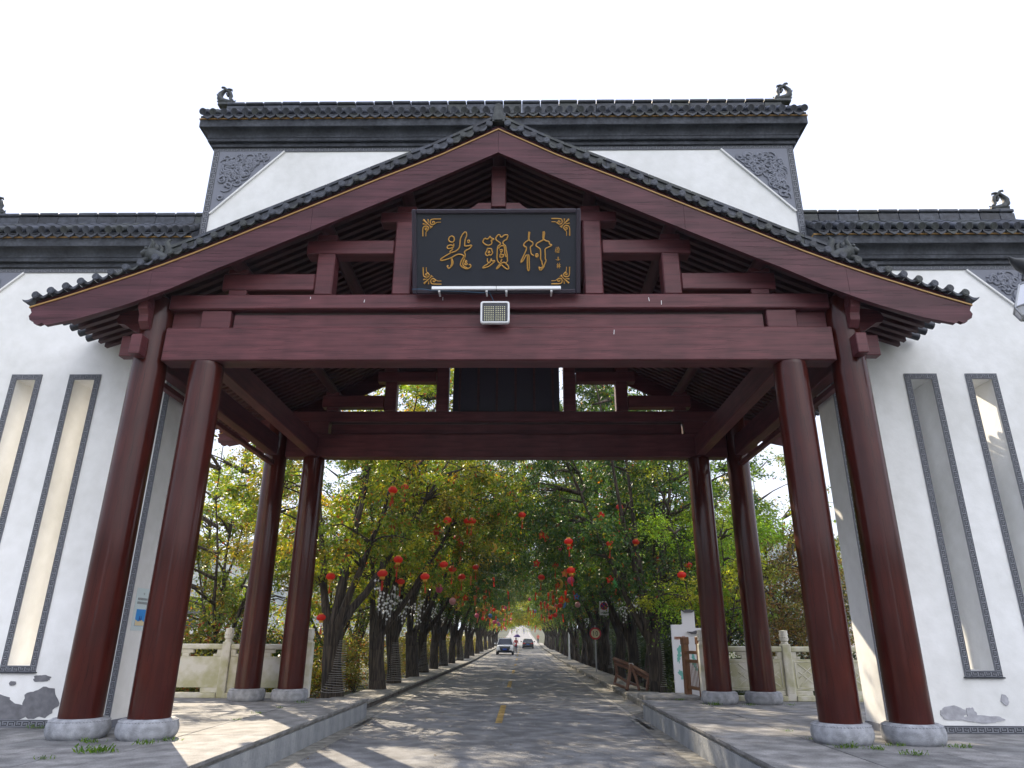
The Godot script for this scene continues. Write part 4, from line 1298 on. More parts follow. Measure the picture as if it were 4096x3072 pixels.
# shape: centre and radii of the crown, n clusters of m leaves, fork height, trunk radius
func make_tree(sd: int, ctr: Vector3, rad: Vector3, clusters: int, per: int, fork: float, tr: float, pal: Array, ll: float, droop: float, tilt: float, mname := "leaf", spread := 0.47, limbs := 5) -> Array:
	var rng := RandomNumberGenerator.new()
	rng.seed = sd
	var wood := MB.new()
	var base := Vector3.ZERO
	var f := Vector3(rng.randf_range(-0.18, 0.18), fork, rng.randf_range(-0.18, 0.18))
	var tp := PackedVector3Array()
	var trd := PackedFloat32Array()
	for i in 9:
		var t := i / 8.0
		tp.push_back(base.lerp(f, t) + Vector3(sin(t * 4.0 + sd), 0, cos(t * 3.0 + sd)) * 0.035 * t * (1 - t) * 4)
		trd.push_back(tr * (1.0 + 0.24 * pow(1 - t, 5) - 0.10 * t + 0.12 * pow(t, 6)))
	wood.tube(tp, trd, 14, true)
	# main limbs
	var lim := []
	for k in limbs:
		var a := TAU * (k + rng.randf_range(-0.25, 0.25)) / limbs + sd
		var out := Vector3(cos(a), 0, sin(a))
		var e := ctr + out * rad * rng.randf_range(0.42, 0.66) + Vector3.UP * rad.y * rng.randf_range(-0.10, 0.62)
		if k == 0: e = ctr + Vector3(rng.randf_range(-0.4, 0.4), rad.y * 0.75, rng.randf_range(-0.4, 0.4))
		var pts := PackedVector3Array()
		var rr := PackedFloat32Array()
		var m0 := f + out * 0.08 - Vector3.UP * 0.25
		var mid := f + (e - f) * Vector3(0.38, 0.30, 0.38) + out * 0.25 + Vector3.UP * 0.3
		for i in 9:
			var t := i / 8.0
			pts.push_back(m0.lerp(mid, t).lerp(mid.lerp(e, t), t) + Vector3(rng.randf_range(-1, 1), rng.randf_range(-1, 1), rng.randf_range(-1, 1)) * 0.05)
			rr.push_back(tr * lerpf(0.55, 0.09, pow(t, 0.7)))
		wood.tube(pts, rr, 9, true)
		lim.push_back(pts)
	var lv := PackedVector3Array()
	var ln := PackedVector3Array()
	var lc := PackedColorArray()
	var li := PackedInt32Array()
	for k in clusters:
		# a point in the shell of the crown, more of them near its skin
		var d := Vector3(rng.randfn(), rng.randfn(), rng.randfn())
		d /= pow(absf(d.x * d.x * d.x) + absf(d.y * d.y * d.y) + absf(d.z * d.z * d.z), 1.0 / 3.0)
		var r := pow(rng.randf(), 0.42)
		var c := ctr + d * rad * r
		c.y = maxf(c.y, fork + 1.0 + tilt * maxf(0.0, c.x) + rng.randf() * 0.9)
		# branch to it from the nearest point of a limb
		var best := Vector3.ZERO
		var bd := 1e9
		for pts in lim:
			for i in range(2, 9):
				var q: Vector3 = pts[i]
				var dd := q.distance_to(c) + 0.8 * maxf(0.0, q.y - c.y)
				if dd < bd:
					bd = dd; best = q
		var mid := best.lerp(c, 0.55) + Vector3(0, 0.12 * bd, 0)
		wood.tube(PackedVector3Array([best, best.lerp(mid, 0.6) + Vector3(rng.randf_range(-0.1, 0.1), 0.05, rng.randf_range(-0.1, 0.1)), mid, c]), PackedFloat32Array([0.035 + 0.012 * bd, 0.026, 0.018, 0.006]), 5, false)
		var cr := spread * rng.randf_range(0.75, 1.3)
		var shade := rng.randf_range(0.55, 1.35)
		var gold := maxf(0.0, rng.randf() - 0.6) * (0.25 if pal == BROAD else 1.2)
		var redc := rng.randf() < 0.12
		for tw in 9:
			var te := c + Vector3(rng.randfn(), rng.randfn() * 0.7 - droop * 0.5, rng.randfn()) * cr * 0.75
			if tw < 4: wood.tube(PackedVector3Array([c.lerp(mid, 0.3), te]), PackedFloat32Array([0.008, 0.003]), 3, false)
			var td := (te - c).normalized()
			for i in per / 9:
				var p := c.lerp(te, pow(rng.randf(), 0.6) * 1.15) + Vector3(rng.randfn(), rng.randfn(), rng.randfn()) * cr * 0.17
				var dr := (Vector3(rng.randfn(), rng.randfn() * 0.6 - droop, rng.randfn()) + td * 0.6).normalized()
				var sd2 := dr.cross(Vector3(rng.randfn(), rng.randfn(), rng.randfn())).normalized()
				var cc := pick(rng, pal)
				if cc.r > cc.g * 1.4 and not redc and rng.randf() < 0.6: cc = Color(cc.g * 0.8, cc.r * 0.5, cc.b)
				cc.r += gold * cc.g * 0.9
				var sz := ll * rng.randf_range(0.55, 1.35)
				leaf(lv, ln, lc, li, p, dr, sd2, sz, sz * 0.46, Color(cc.r * shade, cc.g * shade, cc.b * shade))
	return [wood.mesh(M.bark), leafmesh(lv, ln, lc, li, M[mname])]

func shrub_mesh(sd: int, rad: Vector3, n: int, pal: Array, ll: float) -> Array:
	var rng := RandomNumberGenerator.new()
	rng.seed = sd
	var wood := MB.new()
	var lv := PackedVector3Array()
	var ln := PackedVector3Array()
	var lc := PackedColorArray()
	var li := PackedInt32Array()
	for k in 16:
		var d := Vector3(rng.randf_range(-1, 1), rng.randf_range(0.7, 1.5), rng.randf_range(-1, 1)).normalized()
		var e := d * rad * rng.randf_range(0.8, 1.05) + Vector3(0, rad.y * 0.35, 0)
		wood.tube(PackedVector3Array([Vector3(d.x * 0.08, 0, d.z * 0.08), e * 0.5 + Vector3(0, 0.08, 0), e]), PackedFloat32Array([0.018, 0.012, 0.004]), 5, false)
		for i in n / 16:
			var p := e * rng.randf_range(0.35, 1.06) + Vector3(rng.randfn(), rng.randfn(), rng.randfn()) * rad * 0.22
			p.y = maxf(p.y, 0.03)
			var dr := Vector3(rng.randfn(), rng.randfn() * 0.6 + 0.2, rng.randfn()).normalized()
			var s2 := dr.cross(Vector3(rng.randfn(), rng.randfn(), rng.randfn())).normalized()
			leaf(lv, ln, lc, li, p, dr, s2, ll * rng.randf_range(0.7, 1.3), ll * 0.5, pick(rng, pal))
	return [wood.mesh(M.bark), leafmesh(lv, ln, lc, li, M.leaf)]

func plant(called: String, ms: Array, label: String, cat: String, at: Vector3, turn: float, sc: float, group: String, parts := ["trunk", "crown"]) -> Node3D:
	var o := thing(called, label, cat, at, turn, group)
	o.scale = Vector3.ONE * sc
	put(parts[0], ms[0], o)
	put(parts[1], ms[1], o)
	return o

var kinds := []

func trees() -> void:
	var kA := make_tree(101, Vector3(0.9, 7.4, 0), Vector3(4.3, 5.2, 3.4), 112, 351, 2.0, 0.25, BROAD, 0.118, 0.7, 0.62)
	var kB := make_tree(102, Vector3(0.8, 7.6, 0.2), Vector3(4.5, 5.4, 3.3), 114, 351, 1.8, 0.23, BROAD, 0.115, 0.8, 0.60)
	var kC := make_tree(103, Vector3(0.9, 7.0, -0.2), Vector3(4.3, 5.0, 3.5), 106, 351, 2.0, 0.27, BRIGHT, 0.12, 0.7, 0.64)
	var kS := make_tree(104, Vector3(0.2, 5.4, 0), Vector3(3.8, 4.8, 3.6), 84, 306, 1.5, 0.17, BRIGHT, 0.115, 0.6, 0.0)
	var kF := make_tree(105, Vector3(0, 4.6, 0), Vector3(2.2, 3.6, 2.2), 60, 342, 1.3, 0.10, FEATHER, 0.085, 0.35, 0.0, "leaf_thin", 0.5)
	var kR := make_tree(106, Vector3(0, 2.9, 0), Vector3(1.7, 2.2, 1.6), 46, 288, 0.6, 0.06, RUSSET, 0.075, 0.1, 0.0, "leaf", 0.42, 6)
	var kD := make_tree(107, Vector3(0, 5.6, 0), Vector3(4.2, 5.6, 4.0), 80, 198, 1.0, 0.25, DARK, 0.20, 0.4, 0.0, "leaf", 0.85)
	var kE := make_tree(108, Vector3(1.4, 6.4, 0), Vector3(4.6, 4.4, 3.8), 96, 216, 1.9, 0.24, BRIGHT, 0.16, 0.7, 0.12, "leaf", 0.66)
	kinds = [kA, kB, kC, kE]
	var rng := RandomNumberGenerator.new()
	rng.seed = 33
	var L := [[-4.95, -10.9, 2], [-4.28, -14.0, 2], [-4.32, -17.3, 0], [-4.4, -22.4, 2], [-4.5, -26.6, 2], [-4.55, -31.2, 1], [-4.5, -36.2, 0], [-4.5, -41.0, 1], [-4.5, -48.4, 0], [-4.45, -54.2, 1], [-4.5, -61.5, 0], [-4.4, -68.5, 1], [-4.4, -77.0, 0], [-4.4, -87.0, 3], [-4.3, -97.0, 3], [-4.3, -107.0, 3], [-4.2, -116.0, 3], [-4.2, -125.0, 3]]
	var R := [[4.78, -13.9, 1], [5.15, -17.4, 0], [5.2, -21.4, 1], [5.05, -25.6, 0], [5.0, -29.8, 1], [5.0, -34.0, 0], [4.95, -38.6, 1], [4.9, -44.0, 0], [4.9, -50.0, 1], [4.85, -57.0, 0], [4.8, -64.0, 1], [4.8, -72.5, 0], [4.8, -83.0, 3], [4.7, -93.0, 3], [4.7, -103.0, 3], [4.6, -113.0, 3], [4.5, -122.0, 3]]
	var wraps := [0, 2, 4, 6, 8]
	for side in 2:
		var lst: Array = L if side == 0 else R
		for i in lst.size():
			var q: Array = lst[i]
			var ms: Array = kinds[q[2]]
			var wrapped: bool = i in wraps if side == 0 else (i in [0, 2, 4, 6])
			var o := plant("avenue_tree", ms, "broad-leaved avenue tree, %s from the gate in the %s row, %s" % [ordinal(i), "left" if side == 0 else "right", "trunk wound with light wire" if wrapped else "bare dark trunk"], "tree", Vector3(q[0], road_y(q[1]) + 0.02, q[1]), (0.0 if side == 0 else PI) + rng.randf_range(-0.75, 0.75), rng.randf_range(0.94, 1.08), "trees lining the road")
			if wrapped:
				var w := MB.new()
				var pts := PackedVector3Array()
				for k in 340:
					var y := 0.25 + 1.35 * k / 340.0 + 0.012 * sin(k * 0.9)
					var tr: float = [0.25, 0.23, 0.27, 0.25][q[2]]
					var yt := y / [2.0, 1.8, 2.0, 2.0][q[2]] as float
					var r := tr * (1.0 + 0.24 * pow(1 - yt, 5) - 0.10 * yt) + 0.022
					pts.push_back(Vector3(cos(k * 0.42) * r, y, sin(k * 0.42) * r))
				w.tube(pts, PackedFloat32Array([0.005]), 3, false)
				for k in range(0, 340, 5):
					w.ball(pts[k] * Vector3(1.03, 1, 1.03), Vector3(0.008, 0.008, 0.008), 4, 3)
				part("light_wire", w, M.wire, o)
	# trees and bushes beyond the two rows
	var X := [[-9.6, -13.5, kS, 1.0, "thin sunlit tree with yellow-green leaves beyond the left balustrade"], [-12.5, -19.0, kS, 1.15, "taller thin tree with yellow-green leaves far left beyond the balustrade"], [-8.6, -24.0, kS, 1.1, "thin yellow-green tree standing behind the third trunk of the left row"], [-9.5, -34.0, kC, 1.0, "broad-leaved tree with sunlit crown farther back behind the left row"], [-10.5, -46.0, kC, 1.0, "sunlit broad-leaved tree behind the middle of the left row"], [-10.0, -62.0, kC, 1.0, "broad-leaved tree behind the far end of the left row"],
		[6.3, -12.3, kF, 1.08, "slender young tree with bright light green leaves right of the footway"], [7.4, -16.2, kF, 1.22, "taller bright green tree behind the right columns"], [8.7, -11.2, kR, 1.0, "bushy russet leaved tree beyond the right balustrade"], [10.2, -12.6, kR, 1.1, "russet leaved small tree at the right end of the balustrade"], [7.6, -10.2, kR, 0.62, "low russet bush close behind the right balustrade"], [11.5, -22.0, kS, 1.05, "thin tree with open crown against the sky far right"], [9.5, -27.0, kD, 0.9, "dense dark evergreen behind the right row"], [9.8, -38.0, kD, 1.0, "dense dark evergreen farther along behind the right row"], [9.8, -52.0, kD, 1.0, "dense dark evergreen behind the middle of the right row"], [9.5, -70.0, kD, 1.0, "dense dark evergreen behind the far right row"], [-11.0, -80.0, kD, 1.0, "dense dark evergreen behind the far left row"], [8.2, -20.0, kD, 0.62, "small dark evergreen behind the second trunk on the right"]]
	for i in X.size():
		var q: Array = X[i]
		plant("background_tree", q[2], q[4], "tree", Vector3(q[0], road_y(q[1]) - 0.5, q[1]), rng.randf() * TAU, q[3], "trees behind the avenue rows")
	# hill road verge
	for i in 8:
		var z := -150.0 - i * 36.0
		for s: float in [-1.0, 1.0]:
			plant("verge_tree", kC if i % 2 == 0 else kD, "%s tree beside the climbing road, %s on its %s side" % ["sunlit" if i % 2 == 0 else "dark", ordinal(i), "left" if s < 0 else "right"], "tree", Vector3(road_x(z) + s * (9.0 + i * 0.9), road_y(z) - 0.6, z), rng.randf() * TAU, 0.8, "trees along the climbing road")
	# low bushes
	var sA := shrub_mesh(201, Vector3(0.85, 0.62, 0.75), 2600, HEDGE, 0.075)
	var sB := shrub_mesh(202, Vector3(1.0, 0.85, 0.9), 2800, HEDGE, 0.085)
	var sC := shrub_mesh(203, Vector3(1.1, 0.9, 1.0), 2400, DARK, 0.11)
	var S := [[-5.55, -8.9, 0, 0.9], [-6.4, -9.6, 1, 1.0], [-7.9, -9.2, 1, 1.1], [-9.6, -9.6, 1, 1.2], [-5.6, -12.6, 0, 1.0], [-5.4, -15.6, 0, 0.9], [-6.6, -14.2, 1, 1.2], [-5.4, -19.4, 0, 0.9], [-6.8, -18.0, 1, 1.3], [-5.5, -24.2, 0, 0.9], [-7.6, -22.5, 1, 1.4], [-5.6, -29.0, 0, 0.9], [-8.4, -12.2, 2, 1.3], [-7.2, -12.9, 2, 1.2], [-8.0, -17.0, 2, 1.5],
		[5.7, -9.9, 2, 0.75], [5.4, -12.0, 2, 0.7], [6.3, -14.6, 2, 1.0], [5.9, -19.0, 2, 0.9], [6.2, -23.6, 2, 1.0], [6.0, -27.6, 0, 0.6], [6.9, -9.4, 2, 1.0], [8.3, -9.2, 2, 1.1], [10.0, -9.4, 2, 1.2], [6.6, -32.0, 2, 1.2], [6.4, -17.0, 2, 1.2], [7.4, -21.0, 2, 1.5], [7.5, -26.0, 2, 1.6], [7.0, -36.0, 2, 1.4]]
	for i in 22:
		var z := -33.0 - i * 4.0
		S.push_back([-6.3 - (i % 3) * 0.7, z, 1 if i % 2 else 0, 1.5 + 0.3 * (i % 3)])
		S.push_back([6.6 + (i % 3) * 0.8, z - 1.5, 2, 1.7 + 0.3 * (i % 2)])
	for i in 9:
		S.push_back([-10.0 - (i % 2) * 1.6, -12.0 - i * 3.5, 1, 1.9])
	S.sort_custom(func(a: Array, b: Array) -> bool: return a[1] > b[1])
	var cnt := [0, 0, 0, 0, 0, 0]
	for q in S:
		var e := 0 if q[0] < 0 else 1
		plant("shrub", [sA, sB, sC][q[2]], "%s shrub behind the %s, %s of that look from the gate" % [["sunlit low", "sunlit rounded", "dark glossy"][q[2]], "left trunks" if e == 0 else "right trunks", ordinal(cnt[e * 3 + q[2]])], "shrub", Vector3(q[0], -0.5 if absf(q[0]) > 5.6 else -0.42, q[1]), rng.randf() * TAU, q[3], "shrubs beside the avenue", ["stems", "foliage"])
		cnt[e * 3 + q[2]] += 1

func weeds() -> void:
	var rng := RandomNumberGenerator.new()
	rng.seed = 71
	var spots := [[-5.20, 0.50, 1.0, "at the front of the outer left drum base"], [-4.42, 0.62, 1.0, "at the front of the inner left drum base"], [-4.28, 0.28, 0.9, "on the right side of the inner left drum base"], [-4.66, 1.35, 1.6, "alone on the left paving in front of the columns"], [-4.9, 1.85, 0.8, "small, nearest on the left paving seam"], [-4.38, -2.3, 0.6, "on the left seam between the column rows"], [-4.38, -3.4, 0.7, "farther on the left seam"], [-4.37, -4.5, 0.7, "on the left seam before the rear columns"], [-4.3, -5.7, 0.9, "at the inner left rear drum base"], [-6.9, -0.98, 1.0, "against the left wall skirting"],
		[4.55, 0.52, 1.1, "at the front of the inner right drum base"], [4.85, 0.66, 0.9, "in the seam before the inner right drum base"], [5.1, 1.1, 1.0, "in the right paving seam nearest the viewer"], [5.25, 0.32, 0.9, "between the two right drum bases"], [6.0, 0.45, 1.0, "at the outer right drum base"], [4.42, -1.2, 0.6, "on the right seam between the rows"], [4.42, -0.3, 0.6, "on the right seam beside the inner column"], [4.5, -5.72, 1.1, "at the inner right rear drum base"], [5.2, -5.75, 0.9, "between the right rear drum bases"], [6.1, -5.8, 0.7, "at the outer right rear drum base"], [4.0, -7.0, 0.8, "at the rear corner of the right platform"]]
	for q in spots:
		var lv := PackedVector3Array()
		var ln := PackedVector3Array()
		var lc := PackedColorArray()
		var li := PackedInt32Array()
		for k in int(34 * q[2]):
			var p := Vector3(rng.randfn() * 0.10 * q[2], 0.003, rng.randfn() * 0.05 * q[2])
			var d := Vector3(rng.randfn() * 0.6, 1.0, rng.randfn() * 0.6).normalized()
			var h: float = rng.randf_range(0.02, 0.085) * q[2]
			var s := d.cross(Vector3(rng.randfn(), 0, rng.randfn())).normalized()
			leaf(lv, ln, lc, li, p, d, s, h, h * 0.30, pick(rng, [[0.6, 0.08, 0.17, 0.02], [0.4, 0.15, 0.25, 0.03]]))
			var d2 := (d + Vector3(rng.randfn(), 0.1, rng.randfn()) * 0.8).normalized()
			leaf(lv, ln, lc, li, p + d * h * 0.8, d2, d2.cross(Vector3.UP).normalized(), 0.035 * q[2], 0.02 * q[2], pick(rng, [[0.6, 0.08, 0.17, 0.02], [0.4, 0.15, 0.25, 0.03]]))
		var o := put("weed_tuft", leafmesh(lv, ln, lc, li, M.leaf))
		o.position = Vector3(q[0], 0.003, q[1])
		o.scale = Vector3.ONE * 0.8
		tag(o, "tuft of green weeds growing " + q[3], "weed", "weeds in the paving", "stuff")
	# fallen leaves on the road and footways
	var lv := PackedVector3Array()
	var ln := PackedVector3Array()
	var lc := PackedColorArray()
	var li := PackedInt32Array()
	for k in 420:
		var z := rng.randf_range(-45.0, 3.0)
		var x := rng.randf_range(2.6, 3.5) * (1.0 if rng.randf() < 0.5 else -1.0) if rng.randf() < 0.75 else rng.randf_range(-3, 3)
		if absf(x) > 3.08 and z > -7.2: continue
		var a := rng.randf() * TAU
		leaf(lv, ln, lc, li, Vector3(x, road_y(z) + 0.012, z), Vector3(cos(a), 0.1, sin(a)).normalized(), Vector3(-sin(a), 0.15, cos(a)).normalized(), 0.07, 0.035, pick(rng, [[0.6, 0.14, 0.08, 0.03], [0.3, 0.20, 0.12, 0.03], [0.1, 0.25, 0.05, 0.02]]))
	tag(put("fallen_leaves", leafmesh(lv, ln, lc, li, M.leaf)), "scattered dry fallen leaves along the gutters of the road", "leaves", "", "stuff")

# ------------------------------------------------------------------ festival things in the trees
func lantern_proto() -> Array:
	var b := MB.new()
	var pr := PackedVector2Array()
	for i in 13:
		var a := PI * (0.14 + 0.72 * i / 12.0)
		pr.push_back(Vector2(0.145 * sin(a), 0.105 * cos(a)))
	var rings := 24
	# shallow ribs: radius swells between the wires
	for i in pr.size() - 1:
		for k in rings:
			var f := func(q: Vector2, kk: float) -> Vector3:
				var rr := q.x * (1.0 - 0.035 * absf(cos(kk * PI / 2.0)))
				return Vector3(cos(TAU * kk / rings) * rr, q.y, sin(TAU * kk / rings) * rr)
			b.quad_out(f.call(pr[i], k), f.call(pr[i], k + 1), f.call(pr[i + 1], k + 1), f.call(pr[i + 1], k), Vector3.ZERO)
	var c := MB.new()
	c.lathe(p2([0.0, 0.125, 0.068, 0.125, 0.07, 0.093, 0.0, 0.093]), 18)
	var c2 := MB.new()
	c2.lathe(p2([0.0, -0.093, 0.07, -0.093, 0.062, -0.128, 0.0, -0.128]), 18)
	for k in 18:
		var a := TAU * k / 18
		c2.tube(PackedVector3Array([Vector3(cos(a) * 0.06, -0.125, sin(a) * 0.06), Vector3(cos(a) * 0.064, -0.165, sin(a) * 0.064)]), PackedFloat32Array([0.007, 0.003]), 4, false)
	var t := MB.new()
	t.tube(PackedVector3Array([Vector3(0, -0.128, 0), Vector3(0, -0.24, 0)]), PackedFloat32Array([0.005]), 5)
	t.ball(Vector3(0, -0.25, 0), Vector3(0.018, 0.02, 0.018), 8, 6)
	for k in 9:
		var a := k * 2.4
		t.tube(PackedVector3Array([Vector3(0, -0.26, 0), Vector3(cos(a) * 0.014, -0.36, sin(a) * 0.014), Vector3(cos(a) * 0.022, -0.50, sin(a) * 0.022)]), PackedFloat32Array([0.005]), 4, false)
	var s := MB.new()
	s.tube(PackedVector3Array([Vector3(0, 0.12, 0), Vector3(0.004, 0.40, 0)]), PackedFloat32Array([0.004]), 4)
	return [b.mesh(M.red_silk), c.mesh(M.yellow_silk), c2.mesh(M.yellow_silk), t.mesh(M.red_silk), s.mesh(M.thread)]

func where(v: Vector3) -> String:
	if v.x < -3.4: return "under the left trees"
	if v.x < -1.4: return "left of the lane"
	if v.x < 1.6: return "over the middle of the road"
	if v.x < 4.2: return "right of the lane"
	return "under the right trees"

func festival() -> void:
	var V := func(x: float, y: float, z: float) -> Vector3: return Vector3(x, y, z)
	var P := [Vector3(-4.4, 6.50, -15.1), Vector3(-1.9, 7.70, -26.4), Vector3(-0.8, 7.38, -24.4), Vector3(0.4, 6.66, -21.5), Vector3(-2.7, 5.95, -18.6), Vector3(-2.1, 6.38, -21.5), Vector3(-1.8, 6.21, -20.4), Vector3(-3.6, 6.26, -22.6), Vector3(-3.7, 6.05, -22.9), Vector3(-2.6, 5.61, -23.8), Vector3(-4.1, 4.01, -15.4), Vector3(-3.3, 3.54, -16.9), Vector3(-6.2, 6.91, -24.4), Vector3(-4.8, 3.57, -16.1), Vector3(-4.8, 3.62, -20.4), Vector3(-3.0, 8.58, -23.8), Vector3(-3.7, 5.03, -24.4), Vector3(5.7, 5.60, -22.6), Vector3(7.4, 5.28, -26.4), Vector3(5.7, 3.34, -13.5), Vector3(6.7, 3.73, -18.0), Vector3(5.2, 4.18, -26.4), Vector3(7.8, 4.46, -21.5), Vector3(6.9, 5.19, -29.5), Vector3(7.9, 4.60, -31.2), Vector3(5.2, 1.99, -10.8), Vector3(-5.3, 1.86, -10.25), Vector3(-6.8, 3.5, -16.5), Vector3(-4.6, 6.71, -16.1), Vector3(-5.4, 4.15, -13.2), Vector3(-5.0, 3.7, -17.4)]
	var rl := RandomNumberGenerator.new()
	rl.seed = 17
	for i in 22:
		var sx := -1.0 if i % 5 < 3 else 1.0
		P.push_back(Vector3(sx * rl.randf_range(1.2, 4.6), rl.randf_range(3.1, 6.0), rl.randf_range(-22.0, -9.5)))
	var ms := lantern_proto()
	# they hang from wires just in front of the crowns
	for i in 31:
		if P[i].z < -14.5: P[i] = Vector3(0.4135, 1.28, 10.53).lerp(P[i], 0.74)
	var order := P.duplicate()
	order.sort_custom(func(a: Vector3, b: Vector3) -> bool: return a.z > b.z)
	var seen := {}
	for v in order:
		var w := where(v)
		seen[w] = seen.get(w, -1) + 1
		var o := thing("red_lantern", "red lantern with yellow ends %s, %s nearest there" % [w, ordinal(seen[w])], "lantern", v, v.x * 3.0, "red lanterns hung in the trees")
		o.scale = Vector3.ONE * (0.90 if v.z > -14.5 else 1.05)
		o.rotation.z = 0.10 * sin(v.z * 5.0)
		for k in 5:
			if k == 3 and int(absf(v.z * 10)) % 5 == 0: continue
			put(["lantern_body", "top_cap", "bottom_cap", "tassel", "cord"][k], ms[k], o)
	var D := {"star_red": [Vector3(1.25, 5.56, -20), Vector3(1.47, 5.45, -20.2), Vector3(2.45, 5.11, -20), Vector3(1.10, 4.76, -24), Vector3(3.40, 5.69, -16), Vector3(4.11, 3.70, -20)],
		"star_orange": [Vector3(2.32, 4.12, -22)], "diamond_orange": [Vector3(2.69, 4.14, -22)],
		"ball_palepink": [Vector3(3.62, 3.23, -32), Vector3(-2.9, 3.0, -24)], "ball_pink": [Vector3(2.25, 5.51, -24), Vector3(2.59, 3.81, -22)],
		"vase_pink": [Vector3(-3.33, 3.48, -22)],
		"ball_yellow": [Vector3(-3.58, 4.46, -30), Vector3(3.00, 3.76, -50), Vector3(3.87, 3.90, -55), Vector3(-1.36, 3.95, -60), Vector3(-1.89, 3.64, -55), Vector3(1.73, 4.60, -45)],
		"pear_green": [Vector3(-1.69, 6.42, -26), Vector3(-3.56, 4.70, -24), Vector3(4.2, 3.5, -19)], "star_blue": [Vector3(-3.37, 5.00, -26), Vector3(3.58, 3.69, -32)],
		"moon_yellow": [Vector3(-1.22, 5.99, -28), Vector3(-2.18, 4.87, -38), Vector3(-3.99, 4.60, -45), Vector3(-3.18, 4.46, -50)], "star_yellow": [Vector3(-2.83, 5.00, -26)],
		"streamer_red": [Vector3(-1.37, 4.79, -34), Vector3(-3.01, 4.47, -30), Vector3(-2.89, 4.91, -36), Vector3(-0.40, 7.28, -26), Vector3(-2.12, 4.78, -45), Vector3(-0.69, 4.68, -45.5), Vector3(1.43, 4.58, -45), Vector3(-2.88, 4.54, -42), Vector3(-3.53, 4.42, -42.5), Vector3(2.26, 4.18, -50), Vector3(3.46, 3.01, -45), Vector3(-2.14, 3.33, -60), Vector3(1.81, 4.28, -70), Vector3(1.33, 4.34, -75), Vector3(-1.88, 3.19, -80), Vector3(-1.50, 3.57, -85), Vector3(-1.93, 2.66, -72)],
		"moon_blue": [Vector3(3.20, 3.62, -40)], "ball_blue": [Vector3(-2.16, 3.10, -48)], "ball_red": [Vector3(-2.60, 3.56, -50), Vector3(2.89, 3.07, -45), Vector3(2.83, 4.33, -60)]}
	var rng := RandomNumberGenerator.new()
	rng.seed = 55
	# the crowd of ornaments deeper in the avenue
	for i in 64:
		var zn := rng.randf_range(-66, -26)
		var xn := rng.randf_range(2.2, 4.1) * (-1.0 if rng.randf() < 0.58 else 1.0)
		var kn: String = ["streamer_red", "streamer_orange", "streamer_red", "ball_red", "moon_yellow", "streamer_orange", "star_red", "ball_yellow"][rng.randi() % 8]
		if not D.has(kn): D[kn] = []
		D[kn].push_back(Vector3(xn, rng.randf_range(3.2, 4.7), zn))
	for i in 60:
		var z := rng.randf_range(-108, -44)
		var x := rng.randf_range(-3.4, -0.9) if rng.randf() < 0.72 else rng.randf_range(0.8, 3.4)
		var y := rng.randf_range(2.9, 5.0) - 0.006 * absf(z) + (0.5 if absf(x) < 1.5 else 0.0)
		var kd: String = ["streamer_red", "streamer_red", "streamer_red", "streamer_orange", "ball_red", "ball_yellow", "moon_yellow", "ball_pink", "star_blue"][rng.randi() % 9]
		if not D.has(kd): D[kd] = []
		D[kd].push_back(Vector3(x, y + road_y(z) + 0.4, z))
	for key in D:
		var sh: String = key.get_slice("_", 0)
		var colr: String = key.get_slice("_", 1)
		var m: Material = M[colr + "_silk"]
		var mb := MB.new()
		var tr := MB.new()
		match sh:
			"star":
				var pl := PackedVector2Array()
				for k in 10: pl.push_back(Vector2.from_angle(TAU * k / 10 + PI / 2) * (0.21 if k % 2 == 0 else 0.11))
				mb.prism(pl, -0.03, 0.03)
				tr.lathe(p2([0.0, 0.0, 0.05, 0.0, 0.06, 0.012, 0.0, 0.02]), 12, Transform3D(Basis(Vector3.RIGHT, PI / 2), Vector3(0, 0, 0.03)))
			"diamond":
				mb.prism(p2([0, 0.24, -0.15, 0, 0, -0.24, 0.15, 0]), -0.03, 0.03)
				tr.prism(p2([0, 0.10, -0.06, 0, 0, -0.10, 0.06, 0]), -0.036, 0.036)
			"ball":
				mb.ball(Vector3.ZERO, Vector3(0.17, 0.17, 0.17), 16, 10)
				tr.lathe(p2([0.0, 0.185, 0.05, 0.18, 0.06, 0.16, 0.0, 0.16]), 12)
			"vase":
				mb.lathe(p2([0.0, -0.22, 0.10, -0.22, 0.16, -0.12, 0.17, 0.0, 0.13, 0.12, 0.07, 0.16, 0.11, 0.23, 0.0, 0.22]), 20)
				tr.lathe(p2([0.075, 0.145, 0.09, 0.155, 0.075, 0.17]), 16)
			"pear":
				mb.lathe(p2([0.0, -0.22, 0.09, -0.20, 0.14, -0.10, 0.12, 0.02, 0.06, 0.12, 0.04, 0.20, 0.0, 0.21]), 16)
				tr.tube(PackedVector3Array([Vector3(0.13, 0.1, 0), Vector3(0.16, -0.05, 0), Vector3(0.12, -0.2, 0)]), PackedFloat32Array([0.02]), 6)
			"moon":
				var pts := PackedVector3Array()
				var rr := PackedFloat32Array()
				for k in 13:
					var a := deg_to_rad(-110 + 220.0 * k / 12.0)
					pts.push_back(Vector3(cos(a) * 0.20, sin(a) * 0.24, 0))
					rr.push_back(0.075 * sin(PI * (k + 0.25) / 12.5) + 0.004)
				mb.tube(pts, rr, 8, true)
				tr.tube(PackedVector3Array([Vector3(-0.05, 0.2, 0), Vector3(-0.05, 0.1, 0)]), PackedFloat32Array([0.006]), 4)
			"streamer":
				mb.lathe(p2([0.0, 0.16, 0.075, 0.16, 0.085, 0.0, 0.075, -0.16, 0.0, -0.16]), 14)
				mb.box(Vector3(0, -0.36, 0), Vector3(0.10, 0.36, 0.012))
				tr.lathe(p2([0.0, 0.185, 0.06, 0.185, 0.085, 0.15, 0.0, 0.15]), 14)
				tr.lathe(p2([0.0, -0.15, 0.085, -0.15, 0.06, -0.185, 0.0, -0.185]), 14)
